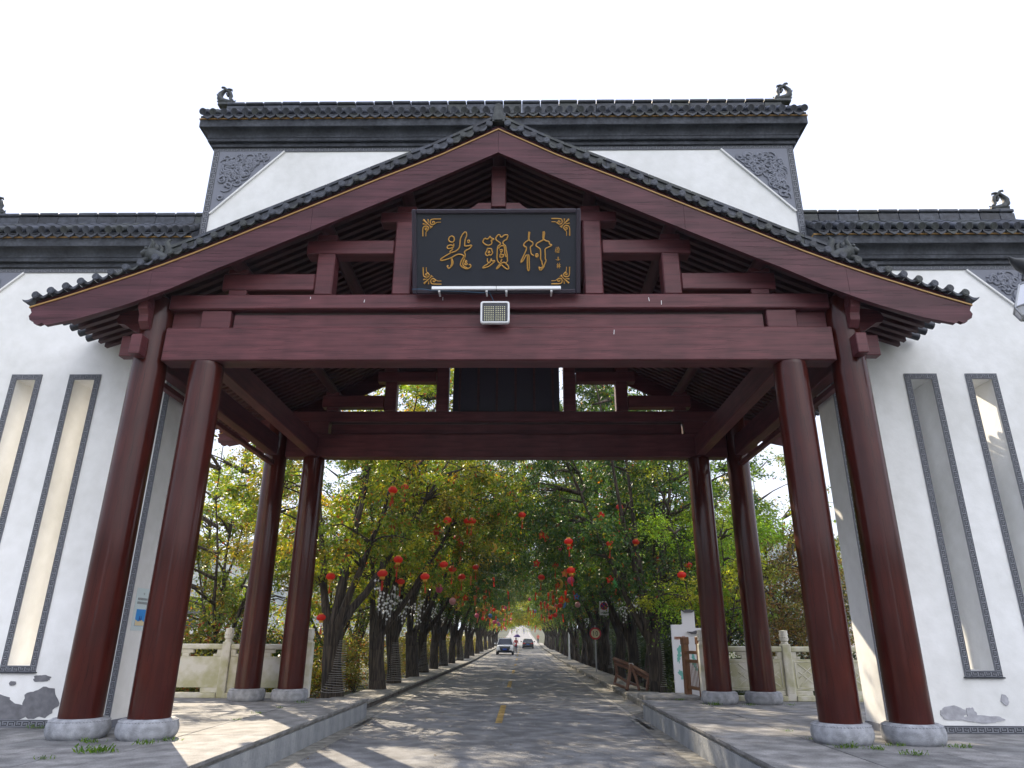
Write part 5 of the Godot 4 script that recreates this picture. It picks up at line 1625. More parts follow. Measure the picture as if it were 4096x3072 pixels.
		var body := mb.mesh(m)
		var trim := tr.mesh(M.yellow_silk if colr in ["red", "orange", "green"] else M.red_silk)
		var cord := MB.new()
		cord.tube(PackedVector3Array([Vector3(0, 0.15, 0), Vector3(0, 0.55, 0)]), PackedFloat32Array([0.004]), 4)
		var cm := cord.mesh(M.thread)
		var names := {"star": "five-pointed %s star", "diamond": "%s diamond", "ball": "%s ball lantern", "vase": "%s vase lantern", "pear": "%s gourd lantern", "moon": "%s crescent moon", "streamer": "%s cylinder lantern with streamer"}
		var lst: Array = D[key]
		lst.sort_custom(func(a: Vector3, b: Vector3) -> bool: return a.z > b.z)
		for i in lst.size():
			var v: Vector3 = lst[i]
			v = Vector3(0.4135, 1.28, 10.53).lerp(v, 0.88)
			var o := thing(sh + "_ornament", "" + (names[sh] % colr.replace("palepink", "pale pink")) + (" %s" % where(v)) + (", %s such from the gate" % ordinal(i) if lst.size() > 1 else ""), "ornament", v, sin(v.z * 7.0) * 0.7, "ornaments hung over the avenue")
			o.scale = Vector3.ONE * (0.72 if sh == "streamer" else 0.85)
			o.rotation.z = 0.12 * sin(v.z * 3.0 + v.x)
			put("ornament_body", body, o)
			put("ornament_trim", trim, o)
			put("cord", cm, o)
	# curtains of white globe lights between the trunks
	var C := [[-4.0, 3.0, -11.3, -3.9, -14.2], [-3.95, 2.95, -14.6, -3.9, -17.2], [-3.95, 3.0, -17.6, -4.0, -22.2], [-4.3, 3.2, -22.6, -4.3, -26.6], [-4.3, 3.2, -26.8, -4.4, -31.0], [-4.3, 3.2, -31.4, -4.3, -36.2], [-4.3, 3.2, -36.4, -4.3, -48.0], [-4.3, 3.1, -48.6, -4.2, -62.0], [4.4, 3.1, -14.2, 4.5, -17.4], [4.5, 3.1, -17.6, 4.6, -21.4], [4.9, 3.3, -21.6, 4.8, -25.6], [4.8, 3.3, -25.8, 4.8, -34.0], [4.7, 3.3, -34.2, 4.7, -44.0], [4.7, 3.3, -44.4, 4.6, -57.0]]
	for i in C.size():
		var q: Array = C[i]
		var a := Vector3(q[0], q[1], q[2])
		var b := Vector3(q[3], q[1], q[4])
		var w := MB.new()
		var g := MB.new()
		var n := 18
		var prev := PackedVector3Array()
		for k in n + 1:
			var t := float(k) / n
			var p := a.lerp(b, t) + Vector3(0, -0.45 * 4 * t * (1 - t) + 0.16 * sin(k * 2.1), 0.22 * cos(k * 1.7))
			prev.push_back(p)
			var drops := rng.randi_range(1, 3)
			var len := drops * 0.24
			w.tube(PackedVector3Array([p, p - Vector3(0, len, 0)]), PackedFloat32Array([0.004]), 3, false)
			for d in drops:
				g.ball(p - Vector3(rng.randf_range(-0.03, 0.03), 0.06 + d * 0.24, 0), Vector3.ONE * 0.036, 7, 5)
		w.tube(prev, PackedFloat32Array([0.006]), 4, false)
		var o := thing("string_lights", "curtain of small white globe lights between %s trunks, %s from the gate" % ["left" if q[0] < 0 else "right", ordinal(i if q[0] < 0 else i - 8)], "string lights", Vector3.ZERO, 0.0, "globe light curtains along the avenue")
		part("wire", w, M.wire, o)
		tag(part("globes", g, M.bulb, o), "", "", "", "stuff")

# ------------------------------------------------------------------ people and vehicles far down the road
# one skin round tapered bones [from, to, radius, radius, colour]: surface nets on a grid
func skin(bones: Array, cell: float, k: float) -> MB:
	var lo := Vector3(1e9, 1e9, 1e9)
	var hi := -lo
	for b in bones:
		var r: float = maxf(b[2], b[3]) + cell * 2
		lo = lo.min(b[0] - Vector3.ONE * r).min(b[1] - Vector3.ONE * r)
		hi = hi.max(b[0] + Vector3.ONE * r).max(b[1] + Vector3.ONE * r)
	var n := Vector3i(((hi - lo) / cell).ceil()) + Vector3i.ONE
	var f := PackedFloat32Array()
	f.resize(n.x * n.y * n.z)
	f.fill(9.0)
	var w := PackedInt32Array()
	w.resize(f.size())
	var near := PackedFloat32Array()
	near.resize(f.size())
	near.fill(9.0)
	for bi in bones.size():
		var b: Array = bones[bi]
		var a: Vector3 = b[0]
		var e: Vector3 = b[1]
		var r: float = maxf(b[2], b[3]) + cell * 3 + k
		var i0 := Vector3i(((a.min(e) - Vector3.ONE * r - lo) / cell).floor()).clamp(Vector3i.ZERO, n - Vector3i.ONE)
		var i1 := Vector3i(((a.max(e) + Vector3.ONE * r - lo) / cell).ceil()).clamp(Vector3i.ZERO, n - Vector3i.ONE)
		var d := e - a
		var dd := maxf(d.length_squared(), 1e-9)
		for z in range(i0.z, i1.z + 1):
			for y in range(i0.y, i1.y + 1):
				for x in range(i0.x, i1.x + 1):
					var p := lo + Vector3(x, y, z) * cell
					var t := clampf((p - a).dot(d) / dd, 0, 1)
					var q := p.distance_to(a + d * t) - lerpf(b[2], b[3], t)
					var i := x + n.x * (y + n.y * z)
					var h := clampf(0.5 + 0.5 * (f[i] - q) / k, 0, 1)
					f[i] = lerpf(f[i], q, h) - k * h * (1 - h)
					if q < near[i]:
						near[i] = q; w[i] = bi
	var mb := MB.new()
	var at := {}
	var off := [0, 1, n.x, n.x + 1, n.x * n.y, n.x * n.y + 1, n.x * n.y + n.x, n.x * n.y + n.x + 1]
	for z in n.z - 1:
		for y in n.y - 1:
			for x in n.x - 1:
				var i := x + n.x * (y + n.y * z)
				var inside := 0
				for o in off:
					if f[i + o] < 0: inside += 1
				if inside == 0 or inside == 8: continue
				var s := Vector3.ZERO
				var c := 0
				for e in [[0, 1], [2, 3], [4, 5], [6, 7], [0, 2], [1, 3], [4, 6], [5, 7], [0, 4], [1, 5], [2, 6], [3, 7]]:
					var fa := f[i + off[e[0]]]
					var fb := f[i + off[e[1]]]
					if (fa < 0) == (fb < 0): continue
					var t := fa / (fa - fb)
					var pa := Vector3(e[0] & 1, (e[0] >> 1) & 1, e[0] >> 2)
					var pb := Vector3(e[1] & 1, (e[1] >> 1) & 1, e[1] >> 2)
					s += pa.lerp(pb, t); c += 1
				var g := Vector3(f[i + 1] - f[i], f[i + n.x] - f[i], f[i + n.x * n.y] - f[i])
				mb.col = bones[w[i]][4]
				at[i] = mb.put(lo + (Vector3(x, y, z) + s / c) * cell, g.normalized() if g.length() > 1e-6 else Vector3.UP)
	for z in range(1, n.z - 1):
		for y in range(1, n.y - 1):
			for x in range(1, n.x - 1):
				var i := x + n.x * (y + n.y * z)
				for ax in 3:
					var st: int = [1, n.x, n.x * n.y][ax]
					if (f[i] < 0) == (f[i + st] < 0): continue
					var u: int = [n.x, n.x * n.y, 1][ax]
					var v: int = [n.x * n.y, 1, n.x][ax]
					var q := [i, i - u, i - u - v, i - v]
					if not (at.has(q[0]) and at.has(q[1]) and at.has(q[2]) and at.has(q[3])): continue
					mb.face(at[q[0]], at[q[1]], at[q[2]])
					mb.face(at[q[0]], at[q[2]], at[q[3]])
	return mb

func person(label: String, at: Vector3, turn: float, top: Color, legs: Color, stride: float, arm: float, skirt := false, umbrella := false) -> void:
	var sk := Color(0.42, 0.24, 0.17)
	var hair := Color(0.02, 0.015, 0.012)
	var o := thing("person", label, "person", at, turn)
	var b := []
	var hip := Vector3(0, 0.90, 0)
	b.push_back([hip, Vector3(0, 1.15, 0.01), 0.135, 0.12, top])
	b.push_back([Vector3(0, 1.15, 0.01), Vector3(0, 1.36, 0), 0.125, 0.12, top])
	b.push_back([Vector3(-0.14, 1.38, 0), Vector3(0.14, 1.38, 0), 0.075, 0.075, top])
	b.push_back([Vector3(0, 1.38, 0), Vector3(0, 1.52, 0.02), 0.055, 0.05, sk])
	b.push_back([Vector3(0, 1.58, 0.03), Vector3(0, 1.63, 0.03), 0.085, 0.09, sk])
	b.push_back([Vector3(0, 1.655, 0.0), Vector3(0, 1.60, -0.045), 0.09, 0.075, hair])
	b.push_back([Vector3(0, 1.585, 0.115), Vector3(0, 1.565, 0.125), 0.016, 0.018, sk])
	for s: float in [-1.0, 1.0]:
		var h := Vector3(s * 0.085, 0.88, 0)
		var kn := Vector3(s * 0.095, 0.47, 0.06 + stride * s * 0.16)
		var an := Vector3(s * 0.10, 0.08, stride * s * 0.26 - 0.02)
		b.push_back([h, kn, 0.088, 0.062, legs])
		b.push_back([kn, an, 0.060, 0.040, legs if not skirt else sk])
		b.push_back([an - Vector3(0, 0.03, 0.03), an + Vector3(0, -0.04, 0.15), 0.042, 0.036, Color(0.03, 0.03, 0.03)])
		var sh := Vector3(s * 0.19, 1.37, 0)
		var el := Vector3(s * 0.25, 1.10, -0.03 - stride * s * 0.12 + (0.10 if umbrella and s > 0 else 0.0))
		var wr := Vector3(s * 0.24, 0.86, 0.08 - stride * s * 0.16 + arm * 0.1)
		if umbrella and s > 0: wr = Vector3(0.15, 1.25, 0.26)
		b.push_back([sh, el, 0.052, 0.042, top])
		b.push_back([el, wr, 0.040, 0.030, sk])
		var dv := (wr - el).normalized()
		b.push_back([wr, wr + dv * 0.08, 0.030, 0.028, sk])
		for q in 4: b.push_back([wr + dv * 0.08 + Vector3(0, 0, (q - 1.5) * 0.018), wr + dv * (0.15 + 0.012 * (1.5 - absf(q - 1.5))) + Vector3(-s * 0.02, 0, (q - 1.5) * 0.02), 0.011, 0.009, sk])
		b.push_back([wr + dv * 0.03 + Vector3(0, 0, 0.025), wr + dv * 0.08 + Vector3(-s * 0.01, 0, 0.055), 0.012, 0.010, sk])
	if skirt: b.push_back([Vector3(0, 0.88, 0), Vector3(0, 0.55, 0.02), 0.14, 0.19, legs])
	part("body", skin(b, 0.02, 0.035), M.person, o)
	if umbrella:
		var u := MB.new()
		var pr := PackedVector2Array()
		for i in 8: pr.push_back(Vector2(0.46 * sin(i * 0.17), 1.98 + 0.34 * cos(i * 0.22)))
		u.col = Color(0.06, 0.03, 0.16)
		u.lathe(pr, 8)
		part("umbrella", u, M.person, o, Transform3D(Basis(), Vector3(0.12, -0.22, 0.2)))
		var st := MB.new()
		st.col = Color(0.1, 0.1, 0.1)
		st.tube(PackedVector3Array([Vector3(0.15, 1.2, 0.26), Vector3(0.12, 2.1, 0.2)]), PackedFloat32Array([0.008]), 5)
		part("umbrella_stick", st, M.person, o)

func section(hw: float, tw: float, y0: float, y1: float, z: float) -> PackedVector3Array:
	# a car body section: sill, bulge, shoulder, top
	return PackedVector3Array([Vector3(-hw * 0.94, y0, z), Vector3(-hw, y0 + (y1 - y0) * 0.25, z), Vector3(-hw * 0.995, y0 + (y1 - y0) * 0.62, z), Vector3(-hw * 0.95, y0 + (y1 - y0) * 0.88, z), Vector3(-tw, y1, z), Vector3(0, y1 + 0.02, z), Vector3(tw, y1, z), Vector3(hw * 0.95, y0 + (y1 - y0) * 0.88, z), Vector3(hw * 0.995, y0 + (y1 - y0) * 0.62, z), Vector3(hw, y0 + (y1 - y0) * 0.25, z), Vector3(hw * 0.94, y0, z)])

func car(called: String, label: String, at: Vector3, turn: float, paint: Material, suv: bool) -> void:
	# nose towards +z
	var o := thing(called, label, "car", at, turn)
	var hw := 0.95 if suv else 0.91
	var H := 1.70 if suv else 1.45
	var belt := 1.05 if suv else 0.93
	var L := 2.32
	var y0 := 0.30 if suv else 0.22
	var b := MB.new()
	b.loft([section(hw * 0.80, hw * 0.62, y0 + 0.16, belt - 0.36, L), section(hw * 0.90, hw * 0.74, y0 + 0.05, belt - 0.14, L - 0.10), section(hw * 0.98, hw * 0.82, y0, belt - 0.07, L - 0.45), section(hw, hw * 0.86, y0, belt, 0.95), section(hw, hw * 0.88, y0, belt + 0.02, -0.9), section(hw * 0.98, hw * 0.84, y0, belt + 0.02, -L + 0.45), section(hw * 0.92, hw * 0.76, y0 + 0.05, belt - 0.02, -L + 0.1), section(hw * 0.84, hw * 0.70, y0 + 0.15, belt - 0.15, -L)], false, true)
	part("body", b, paint, o)
	var under := MB.new()
	under.box(Vector3(0, y0 + 0.05, 0), Vector3(hw * 1.8, 0.22, L * 1.82), 0.03)
	part("underbody", under, M.tyre, o)
	# roof, pillars and panes
	var zf := 1.0
	var zt := 0.25
	var zr := -1.15 if not suv else -1.75
	var ze := -1.85 if not suv else -2.12
	var tw := hw * 0.70
	var bw := hw * 0.90
	var roof := MB.new()
	roof.loft([PackedVector3Array([Vector3(-tw, H - 0.09, zt), Vector3(-tw * 0.9, H - 0.02, zt - 0.06), Vector3(0, H, zt - 0.08), Vector3(tw * 0.9, H - 0.02, zt - 0.06), Vector3(tw, H - 0.09, zt)]), PackedVector3Array([Vector3(-tw, H - 0.05, -0.5), Vector3(-tw * 0.9, H + 0.01, -0.5), Vector3(0, H + 0.03, -0.5), Vector3(tw * 0.9, H + 0.01, -0.5), Vector3(tw, H - 0.05, -0.5)]), PackedVector3Array([Vector3(-tw, H - 0.12, zr), Vector3(-tw * 0.9, H - 0.06, zr), Vector3(0, H - 0.03, zr), Vector3(tw * 0.9, H - 0.06, zr), Vector3(tw, H - 0.12, zr)])], true, true)
	part("roof", roof, paint, o)
	var cab := MB.new()
	cab.loft([PackedVector3Array([Vector3(-bw, belt - 0.02, zf), Vector3(bw, belt - 0.02, zf), Vector3(bw, belt - 0.02, ze), Vector3(-bw, belt - 0.02, ze)]), PackedVector3Array([Vector3(-tw + 0.02, H - 0.085, zt), Vector3(tw - 0.02, H - 0.085, zt), Vector3(tw - 0.02, H - 0.11, zr), Vector3(-tw + 0.02, H - 0.11, zr)])], true, false)
	part("window", cab, M.dark_glass, o)
	for s: float in [-1.0, 1.0]:
		var pl := MB.new()
		pl.tube(PackedVector3Array([Vector3(s * bw, belt, zf), Vector3(s * tw, H - 0.07, zt)]), PackedFloat32Array([0.035]), 6)
		pl.tube(PackedVector3Array([Vector3(s * bw, belt, ze), Vector3(s * tw, H - 0.10, zr)]), PackedFloat32Array([0.05]), 6)
		pl.tube(PackedVector3Array([Vector3(s * bw, belt, -0.35), Vector3(s * tw, H - 0.06, -0.35)]), PackedFloat32Array([0.03]), 6)
		part("pillar", pl, paint, o)
		var mi := MB.new()
		mi.box(Vector3(s * (hw + 0.13), belt + 0.08, 0.72), Vector3(0.22, 0.15, 0.10), 0.03)
		part("mirror", mi, paint, o)
		for z: float in [1.42, -1.38]:
			var w := MB.new()
			var r := 0.36 if suv else 0.33
			w.lathe(p2([0.0, -0.10, r * 0.66, -0.11, r * 0.92, -0.11, r, -0.07, r, 0.07, r * 0.92, 0.11, r * 0.66, 0.11, 0.0, 0.10]), 24)
			var wh := part("wheel", w, M.tyre, o, Transform3D(Basis(Vector3.BACK, PI / 2), Vector3(s * (hw - 0.12), r, z)))
			var rm := MB.new()
			rm.lathe(p2([0.0, -0.118, r * 0.62, -0.116, r * 0.62, 0.116, 0.0, 0.118]), 18)
			part("rim", rm, M.steel, wh)
		var hl := MB.new()
		hl.box(Vector3(s * hw * 0.74, belt - 0.24, L - 0.14), Vector3(0.34, 0.11, 0.14), 0.03, Basis(Vector3.UP, s * 0.35))
		part("headlight", hl, M.bulb if suv else M.dark_glass, o)
		var tl := MB.new()
		tl.box(Vector3(s * hw * 0.68, belt - 0.17, -L + 0.02), Vector3(0.42, 0.15, 0.12), 0.03, Basis(Vector3.UP, -s * 0.25))
		part("tail_light", tl, M.tail_red, o)
	if suv:
		var g := MB.new()
		g.prism(p2([-0.56, 0.44, 0.56, 0.44, 0.60, 0.50, 0.50, 0.10, 0.36, 0.0, -0.36, 0.0, -0.50, 0.10, -0.60, 0.50]), 0, 0.06)
		var gr := part("grille", g, M.tyre, o, Transform3D(Basis(), Vector3(0, 0.42, L - 0.03)))
		for k in 9:
			boxpart("slat", Vector3(-0.44 + k * 0.11, 0.34, 0.065), Vector3(0.02, 0.20, 0.02), M.chrome, gr, 0.004)
		boxpart("bumper_intake", Vector3(0, 0.36, L - 0.02), Vector3(1.30, 0.12, 0.08), M.tyre, o, 0.02)
		for s: float in [-1.0, 1.0]: boxpart("roof_rail", Vector3(s * tw * 0.92, H + 0.035, -0.6), Vector3(0.04, 0.04, 1.9), M.steel, o, 0.01)
	else:
		boxpart("boot_line", Vector3(0, belt - 0.05, -L + 0.06), Vector3(1.2, 0.03, 0.05), M.chrome, o, 0.008)
	boxpart("number_plate", Vector3(0, 0.56 if suv else 0.62, (L + 0.06) if suv else (-L - 0.01)), Vector3(0.44, 0.14, 0.03), M.plate_blue, o, 0.006)

# ------------------------------------------------------------------ signs and street furniture
func glyph(mb: MB, lines: Array, o: Vector3, s: float, w: float) -> void:
	for l in lines:
		var v := PackedVector3Array()
		for i in range(0, l.size(), 2): v.push_back(o + Vector3(l[i] * s, l[i + 1] * s, 0))
		for i in v.size() - 1:
			var d := v[i + 1] - v[i]
			mb.box((v[i] + v[i + 1]) / 2, Vector3(d.length() + w * 0.6, w, 0.003), 0.0, Basis(Vector3.BACK, atan2(d.y, d.x)))

func signs() -> void:
	# speed limit 10
	var o := thing("speed_sign", "round red rimmed speed limit sign reading 10 on a grey pole", "traffic sign", Vector3(4.24, -0.27, -28.5))
	var po := MB.new()
	po.tube(PackedVector3Array([Vector3.ZERO, Vector3(0, 2.30, 0)]), PackedFloat32Array([0.038]), 12)
	part("pole", po, M.steel, o)
	var dc := MB.new()
	var flat := func(r: float, z: float) -> Transform3D: return Transform3D(Basis(Vector3.RIGHT, PI / 2), Vector3(0, 1.90, z))
	dc.lathe(p2([0.0, 0.0, 0.30, 0.0, 0.30, 0.012, 0.0, 0.012]), 40, flat.call(0, 0.045))
	part("disc", dc, M.sign_cream, o)
	var rm := MB.new()
	rm.lathe(p2([0.225, 0.0, 0.302, 0.0, 0.302, 0.004, 0.225, 0.004, 0.225, 0.0]), 40, flat.call(0, 0.0575))
	part("red_rim", rm, M.sign_red, o)
	var tx := MB.new()
	glyph(tx, [[-0.42, 0.34, -0.30, 0.5, -0.30, -0.5]], Vector3(-0.02, 1.90, 0.060), 0.22, 0.028)
	var zero := []
	for k in 21: zero.append_array([0.34 + 0.22 * cos(TAU * k / 20), 0.5 * sin(TAU * k / 20)])
	glyph(tx, [zero], Vector3(0.0, 1.90, 0.060), 0.22, 0.028)
	part("number", tx, M.sign_black, o)
	# no stopping
	var n := thing("no_stopping_sign", "white board with red and blue no stopping disc and a line of dark characters", "traffic sign", Vector3(4.03, 2.34, -22.0))
	boxpart("board", Vector3(0, 0.295, 0), Vector3(0.40, 0.59, 0.012), M.sign_white, n, 0.003)
	var fl := Transform3D(Basis(Vector3.RIGHT, PI / 2), Vector3(0, 0.38, 0.007))
	var d1 := MB.new()
	d1.lathe(p2([0.0, 0.0, 0.165, 0.0, 0.165, 0.003, 0.0, 0.003]), 36, fl)
	part("blue_disc", d1, M.sign_blue, n)
	var d2 := MB.new()
	d2.lathe(p2([0.132, 0.0, 0.167, 0.0, 0.167, 0.005, 0.132, 0.005, 0.132, 0.0]), 36, fl)
	for a in [PI / 4, -PI / 4]:
		d2.box(Vector3(0, 0.38, 0.0115 + 0.0005 * a), Vector3(0.27, 0.032, 0.002), 0.0, Basis(Vector3.BACK, a))
	part("red_ring_and_cross", d2, M.sign_red, n)
	var t := MB.new()
	var H := [
		[[0, 0.5, -0.45, 0.1], [0, 0.5, 0.45, 0.1], [-0.25, 0.1, 0.25, 0.1], [-0.22, -0.16, 0.22, -0.16], [-0.4, -0.45, 0.4, -0.45], [0, 0.1, 0, -0.45]],
		[[-0.42, 0.4, -0.1, 0.4, -0.1, 0.1, -0.42, 0.1, -0.42, 0.4], [-0.26, 0.1, -0.26, -0.4], [-0.45, -0.45, -0.08, -0.35], [-0.4, -0.1, -0.4, -0.4], [0.15, 0.5, 0.0, 0.2], [0.1, 0.4, 0.4, 0.4, 0.05, -0.02], [0.15, 0.25, 0.45, 0.0], [0.08, -0.08, 0.4, -0.08, 0.4, -0.45, 0.08, -0.45, 0.08, -0.08]],
		[[-0.35, 0.45, -0.35, -0.5], [-0.35, 0.35, -0.08, 0.45], [-0.35, 0.08, -0.1, 0.12], [-0.45, -0.22, -0.08, -0.1], [0.1, 0.45, 0.08, 0.2], [0.1, 0.45, 0.35, 0.45, 0.35, 0.2, 0.45, 0.2], [0.05, 0.05, 0.4, 0.05, 0.0, -0.48], [0.1, -0.05, 0.45, -0.48]],
		[[-0.45, 0.42, -0.05, 0.42], [-0.25, 0.5, -0.25, 0.05], [-0.42, 0.25, -0.05, 0.25], [0.1, 0.45, 0.1, 0.08], [0.1, 0.3, 0.45, 0.3], [0.32, 0.3, 0.32, 0.05], [-0.3, -0.05, 0.3, -0.05, 0.3, -0.5, -0.3, -0.5, -0.3, -0.05], [-0.3, -0.27, 0.3, -0.27]],
		[[-0.25, 0.5, -0.45, 0.05], [-0.32, 0.2, -0.32, -0.5], [-0.1, 0.38, 0.45, 0.38], [0.15, 0.5, 0.15, 0.38], [0.0, 0.26, 0.35, 0.26, 0.35, 0.1, 0.0, 0.1, 0.0, 0.26], [-0.12, -0.08, -0.12, 0.0, 0.45, 0.0, 0.45, -0.08], [0.0, -0.18, 0.35, -0.18], [0.18, -0.18, 0.18, -0.5, 0.08, -0.45]]]
	for k in 5: glyph(t, H[k], Vector3(-0.136 + k * 0.068, 0.095, 0.008), 0.062, 0.007)
	part("lettering", t, M.sign_black, n)
	var hp := MB.new()
	hp.tube(PackedVector3Array([Vector3(0.1, 0.3, -0.02), Vector3(0.5, 0.34, -0.1), Vector3(1.0, 0.3, 0.1)]), PackedFloat32Array([0.015]), 6)
	part("holding_arm", hp, M.steel, n)
	# grey light poles among the trees
	for q in [[-4.75, -29.0, 5.4, "left"], [4.45, -54.0, 5.6, "right"]]:
		var l := thing("lamp_pole", "slim pale grey street lamp pole among the %s row of trees" % q[3], "street lamp", Vector3(q[0], -0.3, q[1]))
		var m := MB.new()
		m.tube(PackedVector3Array([Vector3.ZERO, Vector3(0, 0.6, 0), Vector3(0, q[2], 0)]), PackedFloat32Array([0.09, 0.075, 0.05]), 12)
		part("pole", m, M.white_metal, l)
		var s: float = -signf(q[0])
		var h := MB.new()
		h.tube(PackedVector3Array([Vector3(0, q[2] - 0.1, 0), Vector3(s * 0.5, q[2] + 0.3, 0), Vector3(s * 1.2, q[2] + 0.4, 0)]), PackedFloat32Array([0.035]), 8)
		h.box(Vector3(s * 1.4, q[2] + 0.4, 0), Vector3(0.6, 0.09, 0.2), 0.03)
		part("lamp_head", h, M.white_metal, l)
	# beige board seen through the leaves
	var bb := thing("overhead_board", "plain beige overhead board showing through the leaves above the left lane", "sign", Vector3(-2.72, 5.6, -40.0))
	boxpart("panel", Vector3(0, 0.85, 0), Vector3(2.8, 1.66, 0.12), M.beige, bb, 0.02)
	boxpart("border", Vector3(0, 1.60, 0.075), Vector3(2.7, 0.06, 0.02), M.concrete, bb, 0.005)
	boxpart("border", Vector3(0, 0.10, 0.075), Vector3(2.7, 0.06, 0.02), M.concrete, bb, 0.005)
	var arm := MB.new()
	arm.tube(PackedVector3Array([Vector3(1.4, 0.9, -0.1), Vector3(-2.2, 0.9, -0.1), Vector3(-2.25, 0.4, -0.1), Vector3(-2.25, -5.9, -0.1)]), PackedFloat32Array([0.07, 0.07, 0.09, 0.11]), 12)
	part("pole", arm, M.steel, bb)
	# cameras on a bracket by the second right trunk
	for k in 2:
		var cm := thing("security_camera", ["white bullet camera on an arm beside a right trunk", "white dome camera on a bracket just below the other camera"][k], "camera", Vector3(4.55, 2.92 - 0.36 * k, -15.0))
		var m := MB.new()
		if k == 0: m.box(Vector3(0, 0, 0.05), Vector3(0.12, 0.11, 0.28), 0.03, Basis(Vector3.UP, -0.6))
		else: m.ball(Vector3.ZERO, Vector3(0.10, 0.11, 0.10), 16, 10)
		part("housing", m, M.white_metal, cm)
		var a := MB.new()
		a.tube(PackedVector3Array([Vector3(0.02, -0.02, 0), Vector3(0.06, -0.13, 0.0), Vector3(0.22, -0.12, 0), Vector3(0.24, 0.06, -0.1), Vector3(0.5, 0.05, -0.6)]), PackedFloat32Array([0.016]), 6)
		part("arm", a, M.white_metal, cm)
	# wooden gate
	var g := thing("wooden_gate", "brown wooden slatted gate standing open between two square posts on the right", "gate", Vector3(4.47, 0.02, -8.15), deg_to_rad(-80))
	for x: float in [0.0, 0.92]:
		boxpart("gate_post", Vector3(x, 0.66, 0), Vector3(0.15, 1.32, 0.15), M.gatewood, g, 0.012)
		boxpart("gate_post_head", Vector3(x, 1.27, 0), Vector3(0.175, 0.18, 0.175), M.gatewood, g, 0.015)
	for y: float in [1.0, 0.80, 0.20]:
		boxpart("gate_rail", Vector3(0.46, y, 0), Vector3(0.77, 0.075, 0.06), M.gatewood, g, 0.008)
	for k in 9:
		boxpart("gate_slat", Vector3(0.13 + k * 0.0825, 0.50, 0), Vector3(0.026, 0.53, 0.014), M.gatewood, g, 0.005)
	# information board in the shape of a house wall
	var b := thing("information_board", "white information board shaped like stepped house walls with dark eaves and green ink painting", "board", Vector3(4.30, -0.02, -8.85))
	var pn := MB.new()
	pn.prism(p2([0, 0, 1.35, 0, 1.35, 1.45, 1.0, 1.45, 1.0, 1.62, 0.62, 1.62, 0.62, 2.06, 0.30, 2.06, 0.30, 1.72, 0.26, 1.70, 0, 1.70]), -0.05, 0.05)
	part("panel", pn, M.sign_white, b)
	for q in [[0.70, 1.49, 0.50], [0.46, 2.02, 0.24], [1.2, 1.50, 0.34]]:
		var ev := MB.new()
		var hw2: float = q[2] / 2
		ev.prism(p2([-hw2 - 0.06, 0.06, -hw2 * 0.8, 0.0, hw2 * 0.8, 0.0, hw2 + 0.06, 0.06, hw2 * 0.7, 0.055, hw2 * 0.3, 0.09, 0, 0.06, -hw2 * 0.3, 0.09, -hw2 * 0.7, 0.055]), 0.051, 0.10)
		part("eave", ev, M.house_roof, b, Transform3D(Basis(), Vector3(q[0], q[1] - 0.02, 0)))
	var ti := MB.new()
	for k in 7:
		glyph(ti, [[-0.4, 0.4, 0.4, 0.4], [-0.3, 0.4, -0.3, -0.5], [0.3, 0.45, 0.25, -0.5], [-0.4, 0.0, 0.4, 0.05], [0, 0.5, 0, -0.4]], Vector3(0.085 + k * 0.036, 1.37, 0.053), 0.07 if k < 6 else 0.10, 0.008)
	part("title", ti, M.ink_orange, b)
	var ink := MB.new()
	var rg := RandomNumberGenerator.new()
	rg.seed = 3
	for k in 9:
		ink.prism(blob(Vector2(0.12 + rg.randf() * 0.16, 0.45 + k * 0.085), Vector2(rg.randf_range(0.03, 0.07), rg.randf_range(0.05, 0.10)), k * 5 + 1, 0.5), 0.05, 0.0515 + k * 0.0003, false)
	for k in 6:
		ink.prism(blob(Vector2(0.50 + rg.randf() * 0.12, 0.62 + k * 0.075), Vector2(rg.randf_range(0.02, 0.06), rg.randf_range(0.03, 0.06)), k * 7 + 2, 0.5), 0.05, 0.0515 + k * 0.0003, false)
	part("ink_painting", ink, M.ink_green, b)
	# log barrier lying askew
	var lb := thing("log_barrier", "brown log railing lying askew on the right footway", "barrier", Vector3(3.62, -0.24, -14.6))
	var lg := func(called: String, pts: Array, r: float) -> void:
		var m := MB.new()
		var v := PackedVector3Array()
		for i in range(0, pts.size(), 3): v.push_back(Vector3(pts[i], pts[i + 1], pts[i + 2]))
		m.tube(v, PackedFloat32Array([r, r * 1.05, r * 0.9]), 10)
		part(called, m, M.logwood, lb)
	lg.call("log", [0.02, 0.92, -1.3, 0.5, 0.72, -0.5, 1.02, 0.40, 0.35], 0.065)
	lg.call("log", [0.08, 0.76, -1.2, 0.5, 0.60, -0.5, 0.98, 0.30, 0.30], 0.05)
	lg.call("log_leg", [0.04, 0.90, -1.28, 0.10, 0.45, -1.32, -0.02, 0.10, -1.25], 0.05)
	lg.call("log_leg", [0.06, 0.40, -1.28, 0.35, 0.20, -0.7, 0.62, 0.12, -0.3], 0.045)
	lg.call("log_leg", [0.46, 0.72, -0.45, 0.34, 0.35, -0.1, 0.22, 0.0, 0.1], 0.06)
	lg.call("log_leg", [0.50, 0.70, -0.45, 0.56, 0.36, 0.0, 0.62, 0.0, 0.15], 0.05)
	lg.call("log_leg", [0.95, 0.42, 0.25, 0.88, 0.2, 0.3, 0.84, 0.0, 0.30], 0.05)
	lg.call("log_leg", [-0.02, 0.12, -1.25, 0.22, 0.05, -0.5, 0.28, 0.02, 0.05], 0.045)
	var tie := MB.new()
